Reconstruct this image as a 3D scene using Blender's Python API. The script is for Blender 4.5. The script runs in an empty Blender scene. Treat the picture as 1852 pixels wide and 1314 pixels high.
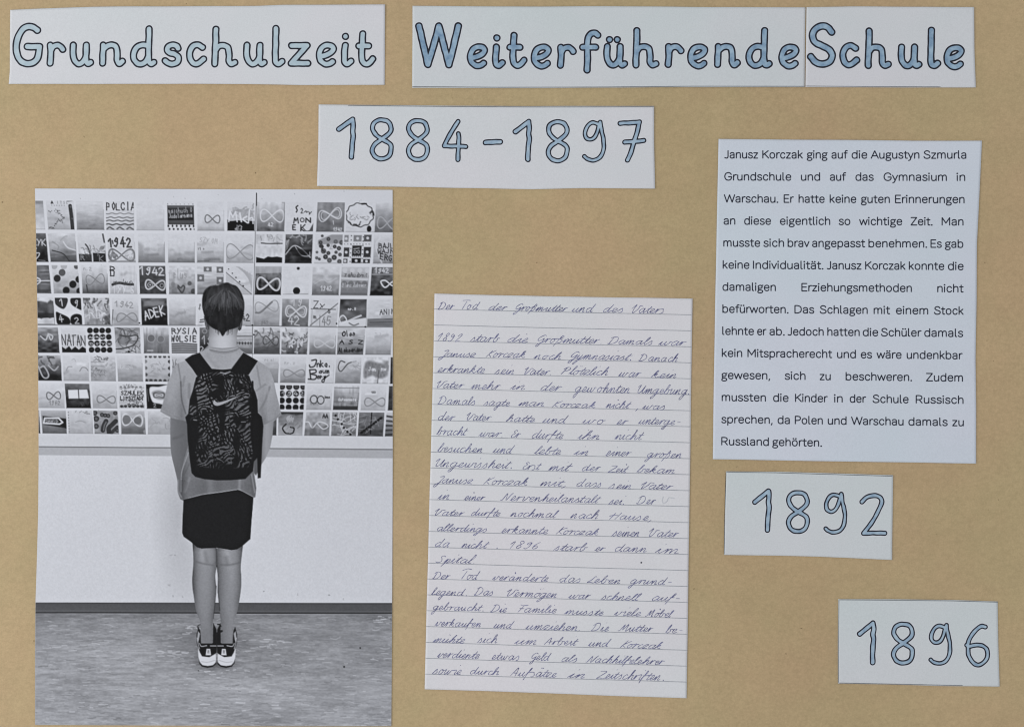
import bpy, math, random
import numpy as np

# ------------------------------------------------------------ camera, world, light, exposure
S = 0.00043                      # metres of poster per measured unit (a unit is 0.43 mm)
CX, CY, HZ = 926.0, 657.0, 1.35  # centre of the view on the poster, its height above the floor
scene = bpy.context.scene
col = scene.collection

cam_d = bpy.data.cameras.new("camera")
cam_d.sensor_width = 36.0
CAM_DIST = 1.25
cam_d.lens = 36.0 * CAM_DIST / (1852 * S)
cam_d.clip_start = 0.05
cam_d.clip_end = 50.0
cam = bpy.data.objects.new("camera", cam_d)
cam.location = (0.0, -CAM_DIST, HZ)
cam.rotation_euler = (math.radians(90), 0, 0)
col.objects.link(cam)
scene.camera = cam

world = bpy.data.worlds.new("World")
scene.world = world
world.use_nodes = True
bg = world.node_tree.nodes["Background"]
bg.inputs[0].default_value = (0.985, 0.985, 1.0, 1)      # light of the bright room all round
bg.inputs[1].default_value = 0.56

def area(name, loc, target, size, size_y, power, color):
    d = bpy.data.lights.new(name, 'AREA')
    d.shape = 'RECTANGLE'; d.size = size; d.size_y = size_y
    d.energy = power; d.color = color
    o = bpy.data.objects.new(name, d)
    o.location = loc
    v = [target[i] - loc[i] for i in range(3)]
    from mathutils import Vector
    o.rotation_euler = Vector(v).to_track_quat('-Z', 'Y').to_euler()
    col.objects.link(o)
    return o
# the window of the room, up on the left
area("window_light", (-1.75, -1.15, 1.25), (-0.1, 0, 1.33), 1.0, 1.5, 17.0, (1.0, 0.985, 0.955))

scene.view_settings.view_transform = 'Standard'
scene.view_settings.look = 'None'
scene.view_settings.exposure = 0.0
scene.view_settings.gamma = 1.0
scene.view_settings.use_curve_mapping = False
scene.render.engine = 'CYCLES'
scene.cycles.use_denoising = True
scene.cycles.filter_width = 1.15
scene.cycles.max_bounces = 6

LUX = 0.80        # how much of white the light makes of a white surface, used to turn seen tones into pigments
def lin1(v):
    v = np.asarray(v, dtype=float) / 255.0
    return np.where(v <= 0.04045, v / 12.92, ((v + 0.055) / 1.055) ** 2.4)
def pig(r, g, b):
    c = np.clip(lin1((r, g, b)) / LUX, 0, 0.92)
    return (float(c[0]), float(c[1]), float(c[2]), 1.0)
# ------------------------------------------------------------ 2-D drawing helpers (poster units, y down)
def smooth(pts, n=6, closed=False):
    """Catmull-Rom curve through the points."""
    p = np.array(pts, float)
    if len(p) < 3: return p
    if closed:
        q = np.vstack([p[-1], p, p[0], p[1]])
    else:
        q = np.vstack([2 * p[0] - p[1], p, 2 * p[-1] - p[-2]])
    t = np.linspace(0, 1, n, endpoint=False)[:, None]
    out = []
    for i in range(1, len(q) - 2):
        a, b, c, d = q[i - 1], q[i], q[i + 1], q[i + 2]
        out.append(0.5 * (2 * b + (c - a) * t + (2 * a - 5 * b + 4 * c - d) * t ** 2 + (3 * b - a - 3 * c + d) * t ** 3))
    out = np.vstack(out + [q[-2][None]])
    return out

def seg_dist(gx, gy, pts):
    """distance of grid points to a polyline"""
    d2 = np.full(gx.shape, 1e18)
    for (ax, ay), (bx, by) in zip(pts[:-1], pts[1:]):
        dx, dy = bx - ax, by - ay
        L = dx * dx + dy * dy
        if L < 1e-12:
            t = 0.0
        else:
            t = np.clip(((gx - ax) * dx + (gy - ay) * dy) / L, 0, 1)
        d2 = np.minimum(d2, (gx - ax - t * dx) ** 2 + (gy - ay - t * dy) ** 2)
    return np.sqrt(d2)

def inside(gx, gy, pts):
    c = np.zeros(gx.shape, bool)
    n = len(pts)
    for i in range(n):
        ax, ay = pts[i]; bx, by = pts[(i + 1) % n]
        if ay == by: continue
        k = ((ay > gy) != (by > gy)) & (gx < (bx - ax) * (gy - ay) / (by - ay) + ax)
        c ^= k
    return c

def vnoise(h, w, sx, sy, rng):
    """value noise, sx and sy are the grain size in cells"""
    gh, gw = int(h / sy) + 3, int(w / sx) + 3
    g = rng.random((gh, gw)) * 2 - 1
    y = np.arange(h) / sy; x = np.arange(w) / sx
    yi = y.astype(int); xi = x.astype(int)
    fy = (y - yi); fx = (x - xi)
    fy = (fy * fy * (3 - 2 * fy))[:, None]; fx = (fx * fx * (3 - 2 * fx))[None]
    a = g[yi][:, xi]; b = g[yi][:, xi + 1]; c = g[yi + 1][:, xi]; d = g[yi + 1][:, xi + 1]
    return (a * (1 - fx) + b * fx) * (1 - fy) + (c * (1 - fx) + d * fx) * fy

# block letters: pairs of digits on a 0-9 grid (x 0-6, y up), strokes split by ';'
BLOCK = {
 'A': "00 39 60;13 53", 'B': "00 09 48 57 46 05;05 45 54 52 40 00", 'C': "57 49 29 06 03 20 40 52",
 'D': "00 09 38 66 63 31 00", 'E': "59 09 00 50;05 45", 'G': "58 39 06 03 20 40 53 54 34", 'I': "20 29",
 'J': "49 42 20 02", 'K': "00 09;69 04 60", 'L': "09 00 50", 'M': "00 19 34 59 60", 'N': "00 09 60 69",
 'O': "39 16 13 30 53 56 39", 'P': "00 09 48 56 44 04", 'R': "00 09 48 56 45 05;25 60", 'S': "58 39 17 16 53 52 30 01",
 'T': "09 69;39 30", 'U': "09 02 30 50 62 69", 'W': "09 10 36 50 69", 'Y': "09 34 69;34 10", 'Z': "09 69 00 60",
 '1': "06 39 30", '2': "07 29 48 56 00 60", '4': "39 03 63;46 40", '5': "59 19 05 45 53 41 20 01",
 '9': "58 39 16 25 45 58 43 20 01", '8': "35 17 29 49 57 35 12 20 40 52 35", '3': "18 39 57 45 54 52 30 01", '6': "49 15 02 20 42 34 14",
 'a': "50 55;53 35 13 11 30 52", 'b': "00 09;04 25 44 52 30 01", 'c': "44 25 12 20 51", 'e': "13 53 45 25 12 20 51", 'd': "50 59;54 35 12 20 51",
 'g': "55 41 14;54 25 13 22 53;52 00", 'h': "00 09;04 35 54 50", 'i': "30 34;36 37", 'k': "00 09;45 03 50", 'l': "30 29", 'm': "00 05 14 25 20;24 45 50",
 'n': "00 05;03 25 44 50", 'o': "35 13 20 41 54 35", 'r': "00 05;03 25 44", 's': "54 25 14 52 30 01", 't': "39 31 50;16 56", 'u': "05 02 20 52 55 50",
 'v': "05 30 65", 'w': "05 10 34 50 65", 'y': "05 31;65 00", 'z': "05 55 00 50", 'j': "35 30 00", 'x': "05 50;55 00", '-': "14 54", '.': "20 21", ' ': "",
}
def block_strokes(txt, gap=1.35):
    """list of strokes, height 1, x from 0"""
    out = []; x = 0.0
    for ch in txt:
        g = BLOCK.get(ch, "")
        for st in g.split(';'):
            if st.strip():
                out.append([(x + int(p[0]) / 9.0, int(p[1]) / 9.0) for p in st.split()])
        x += (0.66 if ch != ' ' else 0.45) * gap
    return out, x

# ------------------------------------------------------------ the black and white photograph, painted tone by tone
X0, Y0, X1, Y1 = 60, 338, 716, 1316
class Tone:
    def __init__(s):
        s.a = np.full((Y1 - Y0, X1 - X0), 200.0)
        s.reg = np.zeros((Y1 - Y0, X1 - X0), np.int32)
        s.gy, s.gx = np.mgrid[Y0:Y1, X0:X1].astype(float)
        s.rng = np.random.default_rng(7)
        s.names = ['pictured_wall']          # index = region
    def box(s, pts, m):
        p = np.array(pts, float)
        x0 = int(max(0, math.floor(p[:, 0].min() - m - X0))); x1 = int(min(X1 - X0, math.ceil(p[:, 0].max() + m - X0) + 1))
        y0 = int(max(0, math.floor(p[:, 1].min() - m - Y0))); y1 = int(min(Y1 - Y0, math.ceil(p[:, 1].max() + m - Y0) + 1))
        return (slice(y0, max(y0, y1)), slice(x0, max(x0, x1)))
    def mask(s, pts, soft=0.7):
        sl = s.box(pts, 2 * soft + 1)
        gx, gy = s.gx[sl], s.gy[sl]
        if gx.size == 0: return sl, gx
        p = [tuple(q) for q in pts]
        d = seg_dist(gx, gy, p + [p[0]])
        d = np.where(inside(gx, gy, p), -d, d)
        return sl, np.clip(0.5 - d / (2 * soft), 0, 1)
    def poly(s, pts, val, soft=0.7, alpha=1.0, reg=None):
        sl, m = s.mask(pts, soft)
        if m.size == 0: return
        v = val[sl] if isinstance(val, np.ndarray) else val
        s.a[sl] = s.a[sl] * (1 - m * alpha) + v * m * alpha
        if reg is not None:
            r = s.reg[sl]; r[m > 0.5] = reg
    def line(s, pts, r, val, alpha=1.0, soft=0.7, sm=True, clip=None):
        p = smooth(pts, 5) if sm and len(pts) > 2 else np.array(pts, float)
        sl = s.box(p, r + 2)
        gx, gy = s.gx[sl], s.gy[sl]
        if gx.size == 0: return
        m = np.clip((r - seg_dist(gx, gy, p)) / (2 * soft) + 0.5, 0, 1) * alpha
        if clip is not None: m = m * clip[sl]
        s.a[sl] = s.a[sl] * (1 - m) + val * m
    def dot(s, x, y, r, val, alpha=1.0, ry=None, soft=0.7):
        ry = ry or r
        t = np.linspace(0, 2 * math.pi, 15)[:-1]
        s.poly(np.stack([x + r * np.cos(t), y + ry * np.sin(t)], 1), val, soft, alpha)
    def newreg(s, name):
        s.names.append(name); return len(s.names) - 1
    def shade(s, pts, fn, soft=0.7, amt=1.0):
        """a = mix(a, fn(a, gx, gy)) inside pts"""
        sl, m = s.mask(pts, soft)
        if m.size == 0: return
        s.a[sl] = s.a[sl] * (1 - m * amt) + fn(s.a[sl], s.gx[sl], s.gy[sl]) * m * amt
T = Tone()
rng = T.rng
H_, W_ = T.a.shape
T.a[:] = 203 + vnoise(H_, W_, 60, 60, rng) * 2.5
# specks on the tile board
for _ in range(150):
    x = rng.uniform(66, 708); y = rng.uniform(344, 806)
    T.dot(x, y, rng.uniform(.4, .9), rng.uniform(110, 185), .7)

class Tile:
    """one painted tile on the wall; u, v run 0-1 across and down it"""
    def __init__(s, q, top=198, bot=168, pw=1.6, edge=True):
        (s.x0, s.y0), (s.x1, s.y1), (s.x2, s.y2), (s.x3, s.y3) = q      # tl tr br bl
        s.q = q
        s.reg = T.newreg('pictured_tile')
        sl, m = T.mask(q, 0.6)
        s.sl, s.m = sl, m
        v = np.clip((T.gy[sl] - s.y0) / (s.y3 - s.y0), 0, 1)
        val = top + (bot - top) * v ** pw
        hh, ww = m.shape
        amp = 4 if bot > 150 else 8
        val = val + vnoise(hh, ww, 9, 6, rng) * (3 if top > 150 else 10) + vnoise(hh, ww, 3, 2, rng) * 3
        val = val + (vnoise(hh, ww, 5, 16, rng) + vnoise(hh, ww, 14, 4, rng)) * amp * v
        T.a[sl] = T.a[sl] * (1 - m) + val * m
        r = T.reg[sl]; r[m > 0.5] = s.reg
        s.full = np.zeros_like(T.a); s.full[sl] = m
        if bot < 192:
            for _ in range(9):
                u, vv, du = rng.uniform(-.1, .8), rng.uniform(.15, 1) ** .7, rng.uniform(.15, .5)
                T.line([s.P(u, vv), s.P(u + du / 2, vv + rng.normal(0, .03)), s.P(u + du, vv + rng.normal(0, .05))], rng.uniform(1, 3), (top * (1 - vv) + bot * vv) + rng.normal(0, 22), .35, 1.8, True, s.full)
        if edge:
            T.line([s.P(0, 1), s.P(1, 1)], .7, min(bot, 150) - 15, .55)
            T.line([s.P(1, .3), s.P(1, 1)], .6, min(bot, 160) - 5, .35)
    def P(s, u, v):
        a = (s.x0 * (1 - u) + s.x1 * u, s.y0 * (1 - u) + s.y1 * u)
        b = (s.x3 * (1 - u) + s.x2 * u, s.y3 * (1 - u) + s.y2 * u)
        return (a[0] * (1 - v) + b[0] * v, a[1] * (1 - v) + b[1] * v)
    def ln(s, pts, r=.8, val=60, alpha=.9, sm=True, soft=.6):
        T.line([s.P(*p) for p in pts], r, val, alpha, soft, sm, s.full); return s
    def dot(s, u, v, r, val=50, alpha=.95, ry=None):
        x, y = s.P(u, v); t = np.linspace(0, 6.2832, 15)[:-1]; ry = ry or r
        sl, m = T.mask(np.stack([x + r * np.cos(t), y + ry * np.sin(t)], 1), .7)
        m = m * s.full[sl] * alpha
        T.a[sl] = T.a[sl] * (1 - m) + val * m; return s
    def pg(s, pts, val, alpha=.95, soft=.8, sm=False):
        p = [s.P(*q) for q in pts]
        if sm: p = [tuple(z) for z in smooth(p, 5, True)]
        sl, m = T.mask(p, soft); m = m * s.full[sl] * alpha
        T.a[sl] = T.a[sl] * (1 - m) + val * m; return s
    def inf(s, cx, cy, w, h, val=110, r=.85, tilt=0.0, alpha=.78, a=1.0, twist=0):
        t = np.linspace(0, 2 * math.pi, 41)
        x = w / 2 * np.sin(t + twist); y = h / 2 * np.sin(2 * t)
        X = cx + x * math.cos(tilt) - y * math.sin(tilt); Y = cy + x * math.sin(tilt) + y * math.cos(tilt)
        return s.ln(list(zip(X, Y)), r, val, alpha, sm=False)
    def txt(s, txt, u, v, h, val=45, r=.9, w=None, ang=0.0, alpha=.95):
        """text whose baseline starts at u, v; h in tile heights; w total width"""
        st, adv = block_strokes(txt)
        k = (w / adv) if w else h
        for q in st:
            pts = []
            jx, jy = rng.normal(0, .035, 2) * h
            for (x, y) in q:
                X = x * k + jx + rng.normal(0, .02) * h; Y = -y * h + jy + rng.normal(0, .03) * h
                pts.append((u + X * math.cos(ang) - Y * math.sin(ang), v + X * math.sin(ang) + Y * math.cos(ang)))
            s.ln(pts, r * .82, val, alpha * .92, sm=False)
        return s
    def noise(s, amp, sx, sy, thr=None):
        hh, ww = s.m.shape
        n = vnoise(hh, ww, sx, sy, rng) * amp
        T.a[s.sl] += n * s.m; return s
    def scrib(s, n, val, r=.7, box=(0, 0, 1, 1), alpha=.6, l=.25, curl=.5):
        for _ in range(n):
            u, v = rng.uniform(box[0], box[2]), rng.uniform(box[1], box[3]); a = rng.uniform(0, 6.28); p = [(u, v)]
            for _k in range(4):
                a += rng.normal(0, curl); u += math.cos(a) * l / 4; v += math.sin(a) * l / 4; p.append((u, v))
            s.ln(p, r, val + rng.uniform(-15, 15), alpha)
        return s
    def wave(s, v, amp, n, val, r=.9, alpha=.85, u0=0.02, u1=1.0, ph=0.0):
        u = np.linspace(u0, u1, 30)
        return s.ln(list(zip(u, v + amp * np.sin(u * n * 6.283 + ph))), r, val, alpha, sm=False)

ROWS = [  # top left, top right, bottom left, bottom right y of each row of tiles (at x 66 and 710)
 (363.5, 367, 414.6, 420), (422, 424.8, 473.2, 476.6), (479.6, 483.4, 529.8, 534.2), (538.2, 541.4, 586.2, 590.6),
 (591.8, 592.8, 637, 641), (642, 645.8, 687.3, 693.2), (693, 697.8, 736.6, 741.2), (741.5, 745.6, 782.6, 788.2)]
def tile(row, xa, xb, xc, xd, *args, **kw):
    """xa, xb: top left and right; xc, xd: bottom left and right"""
    tl, tr, bl, br = ROWS[row]
    Y = lambda l, r, x: l + (r - l) * (x - 66) / 644.0
    return Tile(((xa, Y(tl, tr, xa)), (xb, Y(tl, tr, xb)), (xd, Y(bl, br, xd)), (xc, Y(bl, br, xc))), *args, **kw)

# ---- row 1
t = tile(0, 60, 79, 60, 82, 150, 200, .8); t.pg([(0, 0), (1, 0), (1, .12), (0, .1)], 120, .6)
t = tile(0, 84, 134.5, 88, 135.5, 196, 158)
t.txt("A", .18, .1, .1, 60, 1.0); t.txt("I T S L", .4, .1, .09, 140, .6, w=.4)
for k in range(6): t.dot(.2 + k * .09, .16, .7, 120)
t.ln([(.93, -.02), (.78, .0)], 1.6, 90); t.ln([(.86, .17), (.9, .55), (.93, 1.0)], 3.3, 60, .95); t.dot(.88, .2, 2.2, 95); t.dot(.93, .62, 1.6, 95)
for i in range(26):
    a = i / 25
    t.dot(.33 + .3 * a + rng.normal(0, .03), .3 + .35 * a + rng.normal(0, .06), .8, 80, .8)
for i in range(16): t.dot(.05 + .5 * i / 15, .82 + .14 * math.sin(i / 3.0 + .6) + rng.normal(0, .02), 1.0, 75, .85)
t.dot(.08, .36, 1, 90); t.dot(.13, .39, 1, 90); t.dot(.18, .35, .8, 100)
t = tile(0, 138, 187.5, 140, 189, 199, 122, 1.7); t.noise(5, 12, 2)
t = tile(0, 191.5, 242.5, 193, 243, 199, 182, 2)
t.txt("POLCIA", .03, .3, .25, 45, 1.15, w=1.05)
for k, v in enumerate((.43, .57, .68, .81)): t.wave(v, .018, 3.4, 125 - k * 16, 1.0 + .1 * k, .8, ph=k)
for k in range(3): t.ln([(.03 + k * .36, .97), (.12 + k * .36, .91), (.2 + k * .36, .95), (.27 + k * .36, .99)], 1.4, 95)
t = tile(0, 247.6, 297, 248, 297.7, 201, 172, 3); t.dot(.45, .52, 7, 192, .35); t.pg([(.3, .68), (1, .6), (1, .98), (.3, .98)], 178, .4)
t = tile(0, 302.5, 351.5, 303.5, 352.6, 200, 200, 1, False)
for k in range(7): t.dot(.03 + k * .155, .09, .9, 90 if k in (0, 6) else 140, .8)
t.pg([(.01, .14), (.99, .14), (1, .8), (.02, .8)], 62, 1); t.pg([(.01, .14), (.99, .14), (.97, .22), (.04, .23)], 100, .7)
t.pg([(.03, .66), (.97, .66), (.97, .76), (.03, .76)], 88, .7); t.ln([(.05, .62), (.95, .6)], 1.2, 35)
t.txt("majchuch O", .05, .4, .17, 195, .65, w=.9, ang=-.03, alpha=.75); t.txt("Judelarnana", .08, .58, .14, 200, .7, w=.86, ang=-.06, alpha=.75)
for k in range(7): t.dot(.04 + k * .155, .85, 1.5, 35, ry=2.2); t.dot(.08 + k * .155, .96, 1.7, 32)
t = tile(0, 357.4, 405, 358, 406, 200, 150, 5); t.inf(.57, .60, .56, .27, 85, .95, .03)
t = tile(0, 411.7, 460.5, 411.9, 461, 200, 165, 1.2)
t.scrib(20, 150, 1.6, (.1, .2, 1, .6), .5); t.pg([(0, .62), (.1, .67), (.4, .64), (1, .66), (1, 1), (0, 1)], 32, 1)
t.pg([(.5, .3), (.95, .28), (.95, .6), (.55, .62)], 150, .5)
t.txt("M", .05, .68, .36, 212, 1.5, w=.42); t.ln([(.46, .4), (.52, .68)], 1.5, 212); t.ln([(.72, .5), (.58, .6), (.74, .72)], 1.4, 212); t.ln([(.82, .28), (.78, .72)], 1.3, 212); t.ln([(.8, .58), (.93, .55), (.95, .74)], 1.3, 212)
t.scrib(10, 150, .8, (.28, .82, .58, .98), .8, .12)
t = tile(0, 465, 516, 465, 514.3, 200, 100, 1.1); t.noise(14, 5, 14); t.inf(.55, .47, .84, .42, 208, 1.1, .03); t.txt("42", .42, .84, .13, 205, .8, w=.2); t.ln([(.93, 0), (1, .0), (1, .8)], 1.6, 110, .5)
t = tile(0, 518, 568.5, 518, 566.5, 200, 198, 1, False)
t.ln([(.42, .12), (.36, .18), (.4, .27), (.37, .34)], 1.2, 45); t.txt("2", .53, .37, .16, 60, .9, w=.1); t.ln([(.66, .34), (.72, .3), (.74, .35), (.79, .32)], .8, 70); t.txt("y", .84, .42, .15, 70, 1.0, w=.1)
t.txt("M", .27, .72, .17, 45, 1.3, w=.22); t.dot(.59, .61, 4.2, 50); t.dot(.59, .61, 2.8, 198); t.txt("N", .73, .7, .15, 40, 1.4, w=.22)
t.txt("E", .25, .95, .17, 45, 1.3, w=.16); t.txt("K", .55, 1.0, .24, 40, 1.3, w=.2); t.pg([(1.02, .68), (1.0, 1.0), (.84, 1.0)], 85, 1); t.ln([(.62, .88), (.75, .99), (.86, .98)], .9, 70)
t = tile(0, 574.8, 624.2, 572.2, 622, 138, 100, 1); t.noise(14, 6, 10); t.inf(.48, .42, .82, .38, 205, 1.1, -.18); t.inf(.49, .42, .68, .27, 195, .9, -.18); t.txt("1942", .62, .98, .11, 200, .8, w=.34); t.ln([(.6, .63), (.62, .75)], .8, 185)
t = tile(0, 627, 678, 625.5, 677, 201, 192, 2)
pts = []
for k in range(22):
    a = k / 21 * 6.283
    pts.append((.48 + .46 * math.cos(a) * (1 + .09 * (k % 2)), .42 + .38 * math.sin(a) * (1 + .1 * (k % 2))))
t.ln(pts, 1.0, 70, .85); t.ln([(.85, .35), (.92, .3), (.98, .42)], 1.9, 60, .8); t.ln([(.55, .05), (.7, .04)], 1.4, 50)
t.scrib(14, 130, .7, (.12, .4, .95, .6), .7, .1); t.scrib(6, 60, 1.1, (.1, .74, .6, .8), .7, .12); t.dot(.82, .9, 4.2, 35, ry=6)
t = tile(0, 680, 714, 678, 714, 200, 95, .9); t.noise(7, 8, 8); t.inf(.62, .7, 1.0, .4, 165, 1.1, .05)
# ---- row 2
t = tile(1, 60, 83.5, 60, 88, 110, 30, .6); t.txt("ZYK", .0, .42, .2, 200, 1.0, w=1.0); t.dot(.12, .53, 4.5, 195, ry=2); t.ln([(.2, .92), (.4, .8), (.45, .7), (.2, .7)], .9, 200); t.ln([(.4, .95), (.8, .97)], .8, 150, .7)
t = tile(1, 87, 136.3, 92.5, 139.5, 196, 98, 1.1); t.noise(16, 16, 6); t.ln([(.1, .6), (.5, .72), (.72, .98)], 1.0, 60); t.ln([(.55, .3), (.7, .5), (1, .6)], 1.3, 205, .7); t.ln([(.15, .3), (.35, .45), (.3, .6)], 1, 130, .6); t.ln([(.45, .25), (.6, .12), (.7, .1)], 1.2, 150, .6); t.pg([(.0, .85), (1, .75), (1, 1), (0, 1)], 70, .5)
t = tile(1, 140, 190, 144, 192.7, 200, 175, 1)
t.pg([(0, .72), (.48, .74), (.48, 1), (0, 1)], 62, 1); t.pg([(.52, .68), (1, .7), (1, 1), (.52, 1)], 52, 1); t.txt("R", .08, .93, .16, 140, .9); t.txt("K", .76, .97, .2, 135, .9)
t.ln([(.28, .38), (.36, .5), (.42, .72)], 1.3, 70); t.scrib(10, 100, .9, (.2, .55, .5, .75), .6, .15); t.scrib(10, 120, .9, (.6, .45, 1, .7), .6, .15); t.ln([(.93, .02), (.97, .3)], 1.6, 90); t.dot(.88, .5, 3.5, 110, .7); t.ln([(.5, .5), (.5, 1)], 1, 200)
t = tile(1, 194.5, 243, 196.5, 246, 198, 192, 1)
for w_, u in (("1", .04), ("9", .25), ("4", .5), ("2", .72)): t.txt(w_, u, .46, .3, 62, 1.9, w=.22)
t.ln([(.18, .25), (.2, .35)], 1.4, 80); t.inf(.5, .75, .96, .42, 95, 1.2); t.inf(.5, .75, .9, .36, 120, .7); t.scrib(10, 110, 1.3, (.1, .65, .35, .9), .7, .15); t.scrib(8, 150, 1, (.6, .7, .9, .88), .6, .12); t.ln([(.05, .98), (1, .97)], 1.4, 110, .6)
t = tile(1, 250, 298, 251, 299, 200, 102, 3); t.pg([(0, .3), (.2, .4), (.22, .75), (.9, .78), (1, .4), (1, 1), (0, 1)], 120, .45, 3); t.dot(.6, .5, 8, 196, .4)
t = tile(1, 304, 352, 305, 352.8, 201, 110, 3.4); t.noise(3, 6, 9)
t = tile(1, 357, 405, 357, 405.4, 201, 135, 2.6); t.txt("SZY OM", .1, .28, .17, 160, .7, w=.7, ang=.1); t.txt("i1 c", .02, .55, .08, 120, .8, w=.28)
for k in range(14): t.dot(.05 + k * .03, .95, .8, 90, .6)
t = tile(1, 410, 458, 410, 458.6, 201, 150, 2.2); t.inf(.52, .62, 1.05, .52, 135, 1.0, .05, .8)
t = tile(1, 464, 512, 463.6, 511, 188, 195, 1, False); t.noise(14, 4, 8); t.scrib(12, 140, .9, (0, 0, 1, .3), .6, .15); t.ln([(.2, .31), (.5, .33), (1, .32)], 1.1, 60, .8); t.pg([(0, .35), (1, .35), (1, .42), (0, .42)], 202, .6); t.pg([(0, .8), (.3, .86), (.45, .78), (.6, .8), (.8, .78), (1, .82), (1, 1), (0, 1)], 28, 1)
t = tile(1, 517.3, 566.3, 515.6, 563.6, 95, 42, .9); t.noise(22, 12, 4); t.scrib(10, 170, 1.1, (0, 0, 1, .2), .6, .2); t.ln([(.02, .7), (.3, .4), (.6, .5), (.95, .8)], 1.0, 175); t.ln([(.35, .4), (.6, .72), (.9, .75), (.92, .62)], .9, 150); t.pg([(.2, .58), (.6, .5), (.9, .6), (.9, .72), (.3, .74)], 40, .6); t.pg([(.0, .2), (.14, .2), (.1, .5), (.0, .6)], 170, .5)
t = tile(1, 571, 620.5, 569, 618, 196, 196, 1); t.pg([(.6, .0), (1, 0), (1, .3), (.1, .36), (.1, .2)], 130, .8)
for (u, v, r) in ((.25, .05, 2.5), (.48, .16, 3.6), (.75, .25, 4), (.97, .28, 4.5), (.2, .28, 3.5), (.48, .38, 3), (.72, .42, 3.5), (.88, .48, 4), (.22, .4, 4), (.32, .58, 5), (.5, .65, 3.6), (.78, .62, 3), (.08, .62, 2.5), (.4, .78, 4.5), (.08, .82, 3), (.18, .86, 2.6), (.55, .9, 4.5), (.72, .8, 4.8), (.92, .94, 4.2), (.93, .7, 3.4)):
    t.dot(u, v, r, rng.uniform(55, 95)); t.dot(u, v, r * .4, 120, .6)
t.ln([(.2, .4), (.3, .42), (.25, .52), (.35, .6)], 1.3, 60); t.txt("2", .55, .5, .2, 160, 1.4, w=.12)
t = tile(1, 623.5, 674, 621, 670.5, 198, 198, 1, False)
for (a, b, c, d, vv, wt) in ((-.02, .02, .15, .26, 130, 1), (.33, .02, .62, .24, 125, 1), (.7, .0, .97, .24, 90, 1), (-.02, .45, .2, .78, 70, 1), (.3, .38, .64, .74, 55, 0), (.72, .43, .98, .78, 62, 1), (-.02, .84, .15, 1, 80, 1), (.3, .82, .64, 1, 48, 1), (.72, .85, .97, 1, 60, 1)):
    t.pg([(a, b), (c, b), (c, d), (a, d)], vv, 1)
    if wt: t.dot((a + c) / 2, (b + d) / 2, 2.6, 195)
t.inf(.47, .6, .2, .1, 160, .8); t.ln([(.36, .5), (.55, .47)], .9, 160)
for k in range(7): t.dot(.25, .04 + k * .15, 1.0, 70); t.dot(.68, .08 + k * .15, 1.0, 60)
for k in range(9): t.dot(.02 + k * .11, .33, .8, 80)
for k in range(5): t.dot(.34 + k * .07, .76, .9, 55); t.dot(.74 + k * .06, .79, .8, 60)
t = tile(1, 677, 714, 675, 714, 196, 135, 1.4); t.ln([(.3, .1), (.1, .4), (.4, .98)], 1.4, 205, .6); t.txt("BAJL", .25, .47, .17, 60, 1.0, w=.75); t.txt("WAJN", .2, .65, .14, 60, 1.0, w=.8); t.txt("ERG", .32, .85, .18, 55, 1.1, w=.6, ang=.12)
# ---- row 3
t = tile(2, 60, 89, 60, 93, 120, 72, 1); t.noise(30, 20, 3); t.ln([(0, .57), (1, .56)], 1.1, 200); t.ln([(.15, .42), (.4, .5), (.42, .6), (.2, .7)], 1.1, 200)
t = tile(2, 94, 141, 98.4, 144.8, 200, 138, 1.4)
for (u, v, r, vv) in ((.1, .02, 6, 160), (.47, .02, 6, 165), (.38, .26, 6.2, 85), (.17, .47, 6.4, 50), (.76, .68, 6.6, 38), (.48, .9, 6.4, 38), (1.0, .5, 6, 45), (1.0, .92, 6, 45), (.95, .04, 4.5, 90)): t.dot(u, v, r, vv, ry=r * 1.05)
t = tile(2, 147.4, 193.8, 150, 196.5, 199, 92, 1.5); t.noise(10, 4, 10); t.txt("n.2", .08, .17, .12, 150, .7, w=.34); t.inf(.52, .5, .72, .35, 110, .8, -.1, .7); t.ln([(.2, .95), (.17, .7)], 1.2, 70); t.pg([(0, .88), (1, .85), (1, 1), (0, 1)], 75, .5, 2)
t = tile(2, 198.5, 247, 200, 248.6, 200, 165, 2); t.txt("B", .02, .36, .34, 60, 1.3, w=.25); t.ln([(.1, .68), (.35, .62), (.6, .66), (.85, .67)], 2.4, 62); t.scrib(14, 80, .8, (.1, .55, .9, .66), .6, .08); t.txt("1YY S", .1, .98, .26, 205, .9, w=.85); t.noise(6, 2, 20)
t = tile(2, 252.4, 299.5, 253.8, 301, 98, 58, .8); t.noise(7, 8, 8); t.txt("1942", .02, .33, .28, 205, 1.35, w=.98); t.inf(.6, .68, .76, .34, 205, 1.4, .05); t.dot(.4, .68, 5, 200, .7); t.dot(.4, .68, 3.6, 60); t.dot(.4, .68, 1.4, 190); t.dot(.85, .7, 4, 180, .7); t.dot(.85, .7, 2.6, 60)
t = tile(2, 306.3, 352.8, 306.6, 353, 198, 120, 1.3); t.noise(16, 5, 4); t.txt("Felus", .03, .45, .34, 115, .8, w=.7, alpha=.6); t.ln([(.35, .7), (.45, .78), (.55, .7), (.6, .78), (.5, .95), (.34, .76)], 1.5, 75); t.dot(.8, .62, 4, 80, .8); t.dot(.15, .65, 4, 120, .6); t.dot(.95, .9, 5, 60, .7); t.dot(.2, .9, 5, 110, .5)
t = tile(2, 357.4, 404.8, 357.5, 405, 200, 110, 1.6); t.noise(16, 20, 3)
for (a, b, c, d) in ((.25, .02, .55, .2), (.74, .02, 1.0, .24), (.0, .3, .26, .55), (.74, .38, 1, .65)): t.pg([(a, b), (c, b), (c, d), (a, d)], 95, .85); t.dot((a + c) / 2, (b + d) / 2, 2.6, 190)
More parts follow.
